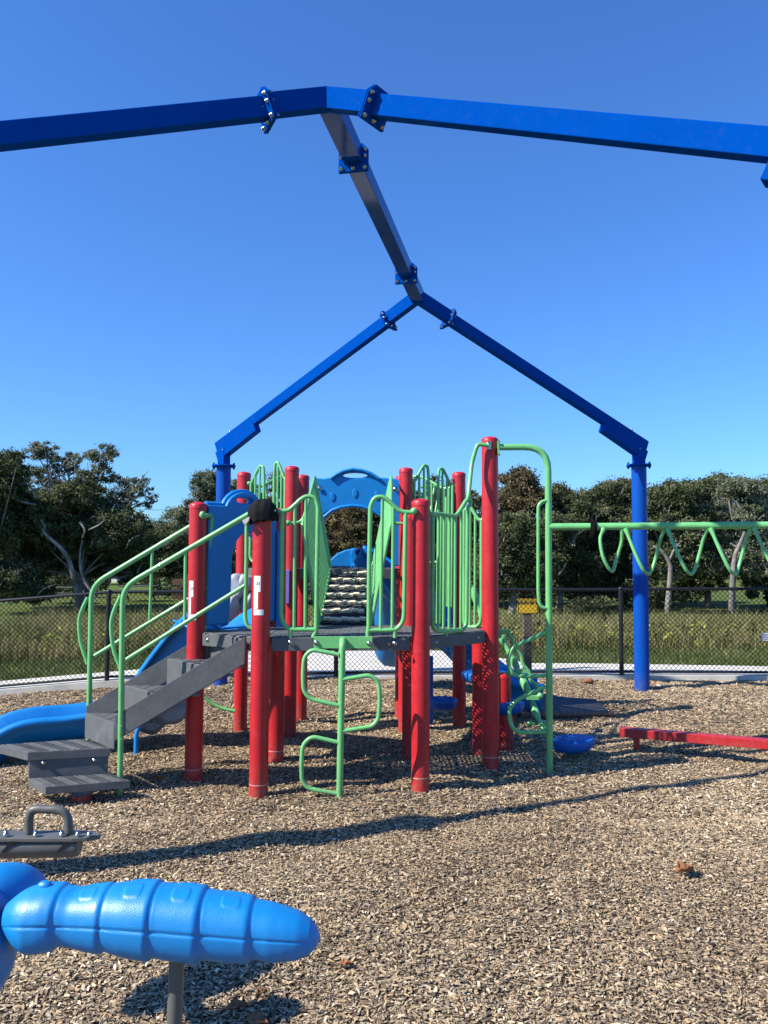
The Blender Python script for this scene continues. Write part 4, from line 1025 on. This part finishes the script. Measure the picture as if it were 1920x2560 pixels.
mb = MB(); q = cth+V(0, 0, -.1); mb.lathe((q.x, q.y, -.2), [(.045, 0), (.045, q.z+.2)], 24); mb.build('support_leg', M['greyrail'], rd)
# ---------------------------------------------------------------- grey seat with a hoop handle behind it
sw = empty('seesaw', (-1.9, 3.2, 0), 'dark grey seesaw end with a hoop handle, cut by the left edge', 'seesaw')
zs = zoomed(0, 1750, .3014)
mb = MB(); mb.tube(zs(3.2, (240, 1095), (238, 990), (262, 912), (320, 903), (400, 908), (460, 906), (530, 925), (565, 980), (572, 1100)), .017, 16, .04); mb.build('handle', M['greyrail'], sw)
a, b_ = at(-190, 2086, 3.2), at(252, 2083, 3.2)
pl = []
for (u, w2) in ((-190, .045), (120, .045), (190, .045), (225, .035), (250, .012), (252, .0)):
    c = at(u, 2085, 3.2); pl.append((c, w2))
lp = [c+V(0, -w_, 0) for c, w_ in pl]+[c+V(0, w_, 0) for c, w_ in reversed(pl[:-1])]
mb = MB(); mb.hexa([p-V(0, 0, .018) for p in lp], lp); seat = mb.build('seat_plate', M['greyrail'], sw, bevel=.004)
bolts([at(u, 2086, 3.17) for u in (15, 90, 155, 195, 224)]+[at(u, 2083, 3.23) for u in (15, 90, 155, 195)], (0, 0, 1), seat, r=.010)
mb = MB(); c0, c1 = at(-190, 2122, 3.2), at(196, 2115, 3.2)
mb.tube([c0, c1-V(.01, 0, 0), c1+V(.006, 0, 0.0)], .042, 24, rads=[.042, .042, .034]); mb.build('beam', M['greyrail'], sw)
for u in (2, 140):
    lp = [at(u+x, 2107+y, 3.155) for x, y in ((0, 24), (9, 24), (38, -4), (24, -4))]; mb = MB(); mb.hexa(lp, [p+V(0, .02, 0) for p in lp]); mb.build('gusset', M['black'], sw)
q = at(-140, 2120, 3.2); mb = MB(); mb.lathe((q.x, q.y, -.15), [(.05, 0), (.05, q.z+.15)], 24); mb.build('support_leg', M['greyrail'], sw)
# ---------------------------------------------------------------- signs
ws = empty('warning_sign', (1.95, 10.8, 0), 'yellow warning sign on a grey wooden post behind the chain link fence', 'sign')
Ys = 10.85; a, b_ = at(1293, 1497, Ys), at(1345, 1535, Ys); c = (a+b_)/2
mb = MB(); wd_, ht_ = (b_.x-a.x), (a.z-b_.z); vs_, fs_ = flat_shape([[(x, z) for x, z in arc(wd_/2-.02, ht_/2-.02, .02, .02, 0, 90, 5)+arc(-wd_/2+.02, ht_/2-.02, .02, .02, 90, 180, 5)+arc(-wd_/2+.02, -ht_/2+.02, .02, .02, 180, 270, 5)+arc(wd_/2-.02, -ht_/2+.02, .02, .02, 270, 360, 5)]], .006, .001)
mb.add([c+V(p.x, -p.z, p.y) for p in vs_], fs_); mb.build('sign_face', M['yellow'], ws)
mb = MB()
for (x0, x1, z0, z1) in ((-wd_/2+.008, wd_/2-.008, ht_/2-.014, ht_/2-.009), (-wd_/2+.008, wd_/2-.008, -ht_/2+.009, -ht_/2+.014), (-wd_/2+.008, -wd_/2+.013, -ht_/2+.014, ht_/2-.014), (wd_/2-.013, wd_/2-.008, -ht_/2+.014, ht_/2-.014)):
    mb.box(c+V((x0+x1)/2, -.0045, (z0+z1)/2), (x1-x0, .003, z1-z0))
vs_, fs_ = text_shape('WARNING', .072, .002); mb.add([c+V(p.x, -.0055-p.z, p.y+ht_*.24) for p in vs_], fs_)
mb.build('lettering', M['ink'], ws)
mb = MB(); mb.box((c.x, c.y+.05, .42), (.11, .09, .98)); mb.build('post', M['wood'], ws, bevel=.004)
mb = MB(); c = at(1915, 1592, 10.3); mb.box(c, (.11, .005, .10)); o = mb.build('fence_notice', M['white'], None)
tag(o, 'small white notice wired to the fence at the right edge', 'sign')
mb = MB()
for k, wd_ in enumerate((.085, .07, .08, .05)): mb.box(c+V(0, -.004, .034-k*.022), (wd_, .002, .008))
mb.build('print_rows', M['ink'], o)
# ---------------------------------------------------------------- trees
leafA = tinted('oak_leaves', [(0, (.026, .036, .016)), (.3, (.068, .086, .035)), (.55, (.118, .136, .058)), (.8, (.185, .192, .09)), (1, (.31, .30, .18))], .7, .33, spec=.25)
leafB = tinted('russet_leaves', [(0, (.05, .045, .024)), (.35, (.13, .11, .055)), (.65, (.22, .17, .085)), (1, (.40, .26, .14))], .8, .35)
leafC = tinted('moss_grey_leaves', [(0, (.05, .062, .035)), (.4, (.14, .162, .09)), (.7, (.25, .262, .17)), (1, (.42, .43, .32))], .8, .35)
def tree(name, base, blobs, leaf, label, group, seed, lsize=.054, dens=1.0, trunk_r=.14, split=.35, limbs=True, boughs=(), csz=1.0):
    """blobs: list of (x, y, z, rx, rz, share) in world units round which clumps of leaves hang"""
    rr_ = random.Random(seed); base = Vector(base)
    root = empty(name, base, label, 'tree', group)
    cen = sum((Vector(b[:3]) for b in blobs), V(0, 0, 0))/len(blobs)
    fork = base.lerp(V(cen.x, cen.y, cen.z), split); fork.z = base.z+(min(b[2] for b in blobs)-base.z)*.55+.3
    mb = MB(); wob = lambda s: V(rr_.uniform(-s, s), rr_.uniform(-s, s), rr_.uniform(-s, s))
    trunk = smooth_path([base-V(0, 0, .4), base.lerp(fork, .5)+wob(.15), fork], 5)
    mb.tube(trunk, trunk_r, 9, rads=[trunk_r*(1.25-.5*k/(len(trunk)-1)) for k in range(len(trunk))]); mb.build('trunk', M['bark'], root)
    if limbs:
        mb = MB()
        for b in blobs:
            e = Vector(b[:3])+V(0, 0, -b[4]*.2); mid = fork.lerp(e, .5)+wob(.35)
            pth = smooth_path([fork, mid, e], 5); r0_ = trunk_r*.42
            mb.tube(pth, r0_, 6, rads=[r0_*(1-.75*k/(len(pth)-1)) for k in range(len(pth))])
            for _ in range(5):
                t_ = rr_.uniform(.35, 1); a = fork.lerp(e, t_)+wob(.1); f_ = Vector(b[:3])+V(rr_.uniform(-1, 1)*b[3], rr_.uniform(-1, .3)*b[3], rr_.uniform(-.8, .95)*b[4])
                m_ = a.lerp(f_, .5)+wob(.25); pt__ = smooth_path([a, m_, f_], 4); mb.tube(pt__, .03, 5, rads=[.05*(1-.8*k/(len(pt__)-1)) for k in range(len(pt__))])
        for b in blobs:                  # bare pale boughs showing on the near side of the crown
            for _ in range(3):
                p0 = Vector(b[:3])+V(rr_.uniform(-.9, .9)*b[3], -b[3]*rr_.uniform(.6, .9), rr_.uniform(-.9, -.2)*b[4]); ln = rr_.uniform(.35, .8); a_ = rr_.uniform(-.9, .9)
                p1 = p0+V(math.sin(a_)*ln*.5, .1, ln*.45)+wob(.1); p2 = p1+V(math.sin(a_+.6)*ln*.5, .15, ln*.35)+wob(.12)
                pt__ = smooth_path([p0, p1, p2], 4); mb.tube(pt__, .03, 5, rads=[.034*(1-.75*k/(len(pt__)-1)) for k in range(len(pt__))])
        for bp, r0_, r1_ in boughs:
            pt__ = smooth_path([at(*q) for q in bp], 5); mb.tube(pt__, r0_, 7, rads=[r0_+(r1_-r0_)*k/(len(pt__)-1) for k in range(len(pt__))])
        mb.build('limbs', M['bark'], root)
    parts = []
    for b in blobs:
        nc = max(6, int(74*b[5]*dens))
        for _ in range(nc):
            d = V(rr_.gauss(0, 1), rr_.gauss(0, 1), rr_.gauss(0, 1)).normalized()*(rr_.random()**.4*rr_.choice([1, 1, 1, 1.12]))
            cx, cy, cz = b[0]+d.x*b[3], b[1]+d.y*b[3], b[2]+d.z*b[4]
            s_ = csz*rr_.uniform(.12, .28)*min(1.2, b[3]+.25); tn = rr_.uniform(.05, .75)
            parts.append(leaves(cx, cy, cz, (s_*rr_.uniform(.8, 1.3), s_*1.0, s_*rr_.uniform(.5, .9)), int(135*min(2.2, (s_/.22)**1.6)+25), lsize, max(0, tn-.18), min(1, tn+.25), True))
    join('crown', parts, leaf, root); return root
def blob(u, v, Y, rpx, hpx=None, share=1.0):
    c = at(u, v, Y); k = Y/F_PX; return (c.x, c.y, c.z, rpx*k, (hpx or rpx*.7)*k, share)
def gz(x, y): return float(base_z(x, y))
# the big live oak on the left with its airy top boughs
def tree_at(name, u, Y, blobs, *a, **k):
    x = at(u, 1500, Y).x; return tree(name, (x, Y, gz(x, Y)), [blob(b[0], b[1], Y+b[5] if len(b) > 5 else Y, b[2], b[3], b[4]) for b in blobs], *a, **k)
tree_at('oak_tree', 205, 32, [(70, 1290, 95, 70, 2.4, 0), (190, 1320, 100, 70, 2.6, .8), (300, 1330, 75, 60, 1.7, 0), (60, 1400, 90, 60, 1.8, 1), (320, 1400, 55, 50, 1.2, 1.5), (200, 1240, 60, 40, 1.1, 0), (240, 1405, 80, 40, 1.2, 2)],
        leafA, 'large dark live oak with pale twisting limbs, above the left fence', 'trees beyond the fence', 3, dens=1.5, trunk_r=.14, boughs=(
        ([(196, 1512, 30.6), (186, 1455, 30.4), (172, 1400, 30.3), (150, 1368, 30.2), (118, 1340, 30.1), (106, 1322, 30.1)], .12, .05),
        ([(6, 1230, 30.2), (32, 1245, 30.1), (60, 1256, 30.1), (92, 1262, 30.2)], .05, .035), ([(20, 1183, 30.2), (44, 1205, 30.1), (72, 1214, 30.1), (90, 1246, 30.2)], .05, .03),
        ([(200, 1305, 30.2), (212, 1325, 30.1), (206, 1345, 30.2)], .05, .03), ([(104, 1300, 30.2), (112, 1318, 30.1), (104, 1340, 30.2)], .05, .04), ([(222, 1325, 30.2), (248, 1312, 30.1), (262, 1300, 30.2)], .035, .02),
        ([(240, 1495, 30.4), (206, 1440, 30.4), (200, 1390, 30.4), (206, 1350, 30.5)], .07, .03)))
tree_at('oak_tree', 215, 33.5, [(100, 1125, 42, 26, .55, 0), (150, 1165, 30, 30, .45, 0), (95, 1190, 40, 30, .5, 0), (258, 1140, 42, 28, .6, 0), (240, 1190, 42, 30, .65, 0), (330, 1215, 45, 28, .6, 0), (372, 1240, 20, 32, .25, 0), (300, 1260, 48, 34, .7, 0), (185, 1155, 28, 30, .4, 0), (150, 1225, 44, 30, .6, 0)],
        leafC, 'tall airy oak behind the dark one, its thin grey-green top boughs open to the sky', 'trees beyond the fence', 5, dens=.85, trunk_r=.12, lsize=.048, csz=.8)
tree_at('oak_tree', -40, 30, [(-20, 1215, 70, 60, 1.8, 0), (20, 1170, 50, 40, .9, 0), (-60, 1330, 100, 90, 2.4, 0), (25, 1450, 70, 50, 1.4, 0), (90, 1480, 40, 25, .6, 0)],
        leafA, 'dark oak cut by the left edge of the picture', 'trees beyond the fence', 9, dens=1.3)
tree_at('bushy_tree', 400, 44, [(360, 1350, 60, 45, 1.3, 0), (420, 1360, 60, 45, 1.3, 0), (320, 1400, 50, 40, 1, 0), (395, 1420, 70, 40, 1.3, 0)],
        leafA, 'low dark tree between the big oak and the stair handrails', 'trees beyond the fence', 12, dens=1.2)
tree_at('bushy_tree', 470, 46, [(440, 1330, 55, 40, 1.0, 0), (480, 1350, 60, 50, 1.2, 0), (510, 1310, 60, 45, 1.1, 0), (470, 1410, 70, 40, 1.2, 0)],
        leafC, 'olive green tree seen through the stair handrails', 'trees beyond the fence', 13, dens=1.2)
tree_at('bushy_tree', 525, 36, [(520, 1215, 42, 34, .8, 0), (545, 1240, 40, 40, .7, 0), (500, 1260, 36, 30, .6, 0), (600, 1225, 40, 30, .6, 0), (560, 1300, 60, 50, 1.1, 0), (580, 1380, 70, 60, 1.2, 0), (460, 1290, 36, 24, .6, 0)],
        leafC, 'pale green tree behind the left blue post', 'trees beyond the fence', 14, dens=1.15)
tree_at('bushy_tree', 690, 38, [(660, 1300, 60, 60, 1.1, 0), (700, 1215, 40, 30, .35, 0), (740, 1290, 60, 60, 1.1, 0), (690, 1390, 80, 60, 1.4, 0)],
        leafB, 'russet tree behind the left of the playset', 'trees beyond the fence', 15, dens=1.1)
tree_at('bushy_tree', 860, 37, [(820, 1330, 70, 60, 1.5, 0), (900, 1320, 70, 60, 1.5, 0), (860, 1400, 90, 60, 1.8, 0), (950, 1390, 60, 60, 1.2, 0), (870, 1280, 60, 30, .9, 0)],
        leafB, 'brownish tree filling the view through the blue arch', 'trees beyond the fence', 16, dens=1.35)
tree_at('bushy_tree', 1080, 36, [(1040, 1290, 60, 60, 1.3, 0), (1100, 1270, 60, 70, 1.3, 0), (1150, 1330, 60, 60, 1.3, 0), (1090, 1390, 90, 70, 1.8, 0), (1190, 1250, 26, 24, .4, 0)],
        leafA, 'dark tree between the playset and the tall red post', 'trees beyond the fence', 17, dens=1.2)
tree_at('bushy_tree', 1300, 33, [(1295, 1205, 42, 34, .9, 0), (1290, 1260, 62, 45, 1.3, 0), (1345, 1250, 36, 30, .6, 0), (1260, 1300, 40, 40, .8, 0)],
        leafB, 'tree with a russet pointed top just right of the tall red post', 'trees beyond the fence', 18, dens=1.6)
tree_at('oak_tree', 1275, 31.5, [(1290, 1340, 72, 55, 1.8, 0), (1330, 1400, 75, 50, 1.7, 0), (1250, 1400, 60, 60, 1.4, 0), (1380, 1330, 55, 50, 1.2, 0), (1290, 1450, 80, 30, .9, .5)],
        leafA, 'spreading oak with a pale forked limb right of the tall red post', 'trees beyond the fence', 19, dens=1.3)
right = [(1395, 34, [(1400, 1240, 40, 26, .9), (1430, 1290, 62, 45, 1.5), (1395, 1360, 62, 55, 1.5), (1440, 1420, 66, 50, 1.5)], leafA, 'dark oak behind the green arm pole'),
         (1490, 35, [(1480, 1250, 45, 28, 1.0), (1530, 1235, 50, 25, 1.1), (1500, 1300, 72, 50, 1.7), (1490, 1380, 76, 60, 1.8), (1530, 1450, 60, 40, 1.2)], leafA, 'broad green tree left of the right blue post'),
         (1560, 37, [(1560, 1225, 50, 24, 1.0), (1575, 1280, 55, 45, 1.3), (1590, 1370, 62, 60, 1.5)], leafB, 'reddish brown tree just behind the right blue post'),
         (1668, 31.5, [(1690, 1240, 62, 34, 1.5), (1640, 1300, 62, 50, 1.4), (1710, 1320, 70, 50, 1.6), (1650, 1390, 52, 50, 1.2), (1720, 1400, 55, 50, 1.2)], leafA, 'oak with a pale bare trunk right of the right blue post'),
         (1770, 35, [(1740, 1225, 40, 22, .9), (1790, 1215, 50, 24, 1.1), (1770, 1290, 72, 50, 1.7), (1780, 1380, 76, 60, 1.8), (1750, 1440, 60, 40, 1.2)], leafA, 'green tree over the middle of the hanging loops'),
         (1832, 31.5, [(1850, 1225, 52, 28, 1.2), (1800, 1290, 50, 45, 1.2), (1870, 1300, 62, 50, 1.5), (1820, 1380, 52, 50, 1.2), (1890, 1390, 60, 50, 1.3)], leafC, 'grey-green tree with a pale straight trunk near the right edge'),
         (1930, 34, [(1905, 1235, 46, 30, 1.0), (1960, 1240, 60, 40, 1.4), (1940, 1330, 80, 60, 2.0), (1930, 1430, 80, 50, 1.6)], leafA, 'dark tree cut by the right edge of the picture')]
for i, (u, Y, bl, lf, lab) in enumerate(right):
    tree_at('oak_tree', u, Y, [b+(0,) for b in bl], lf, lab, 'trees beyond the fence', 30+i, dens=1.3, trunk_r=.08 if u in (1668, 1832) else .14,
            boughs={1668: (([(1668, 1528, 29.6), (1674, 1460, 29.6), (1676, 1420, 29.6), (1668, 1396, 29.6), (1655, 1378, 29.6), (1634, 1366, 29.6)], .11, .05), ([(1674, 1400, 29.6), (1688, 1370, 29.6), (1706, 1352, 29.6)], .05, .03)),
                    1832: (([(1828, 1526, 29.6), (1832, 1440, 29.6), (1838, 1390, 29.6), (1850, 1360, 29.6), (1862, 1330, 29.6)], .11, .06), ([(1850, 1372, 29.6), (1838, 1366, 29.6), (1826, 1358, 29.6)], .05, .03), ([(1822, 1250, 29.5), (1826, 1275, 29.5), (1831, 1300, 29.5)], .03, .03), ([(1840, 1252, 29.5), (1850, 1272, 29.5)], .03, .02))}.get(u, ()))
# undergrowth along the far edge of the field
und = []
for u in range(1050, 2060, 26):
    Y = rng.uniform(33, 40); c = at(u, 1470, Y); s_ = rng.uniform(.5, 1.0)
    if 1700 < u < 1900: continue
    for _ in range(9): und.append(leaves(c.x+rng.normal(0, .5), c.y+rng.normal(0, .4), gz(c.x, c.y)+rng.uniform(.3, 1.7), (.45*s_, .4, .35*s_), 90, .085, 0, rng.uniform(.25, .75)))
for u in range(560, 1050, 30):
    Y = rng.uniform(36, 44); c = at(u, 1470, Y)
    for _ in range(8): und.append(leaves(c.x+rng.normal(0, .5), c.y+rng.normal(0, .4), gz(c.x, c.y)+rng.uniform(.3, 2.0), (.5, .4, .4), 80, .09, 0, .5))
for u in (60, 130, 190, 235, 430, 520):
    Y = rng.uniform(38, 42); c = at(u, 1470, Y)
    for _ in range(8): und.append(leaves(c.x+rng.normal(0, .7), c.y, gz(c.x, c.y)+rng.uniform(.3, 1.0), (.6, .4, .35), 80, .09, 0, .3))
tag(join('undergrowth', und, leafA), kind='stuff')
# far-off belt of woodland behind everything
bel = []
for k in range(640):
    x = rng.uniform(-75, 80); y = rng.uniform(72, 92); hgt = rng.uniform(2.5, 6.2)
    if -29 < x < -17: hgt *= .55
    bel.append(leaves(x, y, gz(x, y)+rng.uniform(.3, 1)*hgt, (2.2, 1.6, 1.1), 120, .26, 0, rng.uniform(.2, .8)))
tag(join('far_woodland', bel, leafA), kind='stuff')
# a bush behind the fence on the right
bs = [leaves(at(1475+rng.uniform(-42, 42), 1515, 24).x, 24+rng.uniform(-.5, .5), gz(3, 24)+rng.uniform(.1, 1.05), (.32, .3, .25), 150, .05, .1, rng.uniform(.4, .95)) for _ in range(22)]
tag(join('shrub', bs, leafA), 'rounded green shrub behind the fence left of the right blue post', 'shrub')
# ---------------------------------------------------------------- far things on the left
wallm = paint('cream_siding', (.72, .66, .50), .8, .08, 2); roofm = paint('dark_shingle', (.06, .055, .05), .9, .2, 3)
hs = empty('house', (-22, 60, -.2), 'small cream house far off under the trees, seen past the left handrails', 'house')
x0, x1, y0 = at(236, 1440, 60).x, at(292, 1440, 60).x, 60.; g = gz(-22, 60)
mb = MB(); mb.box(((x0+x1)/2, y0+1.5, g+1.2), (x1-x0, 3, 2.4)); mb.build('wall', wallm, hs)
mb = MB(); zt = g+2.4
mb.hexa([V(x0-.25, y0-.25, zt), V(x1+.25, y0-.25, zt), V(x1+.25, y0+3.2, zt), V(x0-.25, y0+3.2, zt)], [V(x0-.25, y0+1.4, zt+.75), V(x1+.25, y0+1.4, zt+.75), V(x1+.25, y0+1.6, zt+.75), V(x0-.25, y0+1.6, zt+.75)]); mb.build('roof', roofm, hs)
for xx in (x0+.35, x1-.5):
    mb = MB(); mb.box((xx, y0-.02, g+1.35), (.42, .05, .75)); mb.build('window', M['ink'], hs)
mb = MB(); mb.box(((x0+x1)/2-.1, y0-.02, g+1.0), (.5, .05, 1.9)); mb.build('door', M['white'], hs)
wf = []
a, b_ = at(425, 1505, 26), at(500, 1470, 30)
fx0, fx1 = at(432, 1500, 40).x, at(540, 1500, 37).x
wfr = empty('wooden_fence', (fx0, 40, gz(fx0, 40)), 'brown board fence climbing behind the stair handrails', 'fence')
mb = MB(); N = 34
for k in range(N):
    t_ = k/N; x = fx0+(fx1-fx0)*t_; y = 40-3*t_; h_ = 1.0+.35*t_; z = gz(x, y); mb.box((x, y, z+h_/2), ((fx1-fx0)/N*.9, .03, h_+.05*math.sin(k*2.3)))
mb.build('boards', paint('brown_boards', (.10, .055, .035), .85, .25, 6), wfr)
def picnic(u, Y, label):
    c = at(u, 1500, Y); g = gz(c.x, c.y); root = empty('picnic_table', (c.x, c.y, g), label, 'picnic table', 'dark tables under the oak')
    mb = MB(); mb.box((c.x, c.y, g+.75), (1.8, .75, .05)); mb.build('table_top', roofm, root, bevel=.01)
    for s_ in (-1, 1):
        mb = MB(); mb.box((c.x, c.y+s_*.7, g+.45), (1.8, .28, .05)); mb.build('bench', roofm, root, bevel=.01)
        mb = MB(); mb.beam((c.x+s_*.7, c.y-.6, g), (c.x+s_*.7, c.y+.2, g+.73), .06, .06); mb.beam((c.x+s_*.64, c.y+.6, g), (c.x+s_*.64, c.y-.2, g+.73), .06, .06); mb.build('leg', roofm, root)
picnic(150, 36, 'dark picnic table under the big oak, nearer the left edge'); picnic(345, 38, 'dark picnic table in front of the cream house, right of the oak trunk')
vh = empty('parked_car', (at(330, 1460, 56).x, 56, 0), 'dark car parked far off beside the cream house', 'car')
cx = at(322, 1460, 56).x; g = gz(cx, 56); mb = MB()
sec = [(-2.1, .45), (-2.15, .8), (-1.4, .92), (-.9, 1.38), (.7, 1.42), (1.3, .98), (2.05, .85), (2.15, .45)]
mb.hexa([V(cx+x, 55.2, g+z) for x, z in sec], [V(cx+x, 56.9, g+z) for x, z in sec]); mb.build('body', M['ink'], vh, bevel=.08)
for x in (-1.35, 1.35):
    mb = MB(); mb.lathe((cx+x, 55.16, g+.33), [(.33, 0), (.33, .2)], 20, (0, 1, 0)); mb.build('wheel', M['black'], vh)
for k, (v1_, v2_) in enumerate(((1264, 1269), (1287, 1291))):
    mb = MB(); a, e = at(-300, v1_-6, 90), at(900, v2_+4, 90); pts = [a.lerp(e, t_/24)-V(0, 0, 1.1*math.sin(math.pi*t_/24)*.35) for t_ in range(25)]
    mb.tube(pts, .022, 6); o = mb.build('power_line', M['black'], None)
    tag(o, ('upper' if k == 0 else 'lower')+' of the two thin power lines in the sky right of the big oak', 'power line', 'power lines')
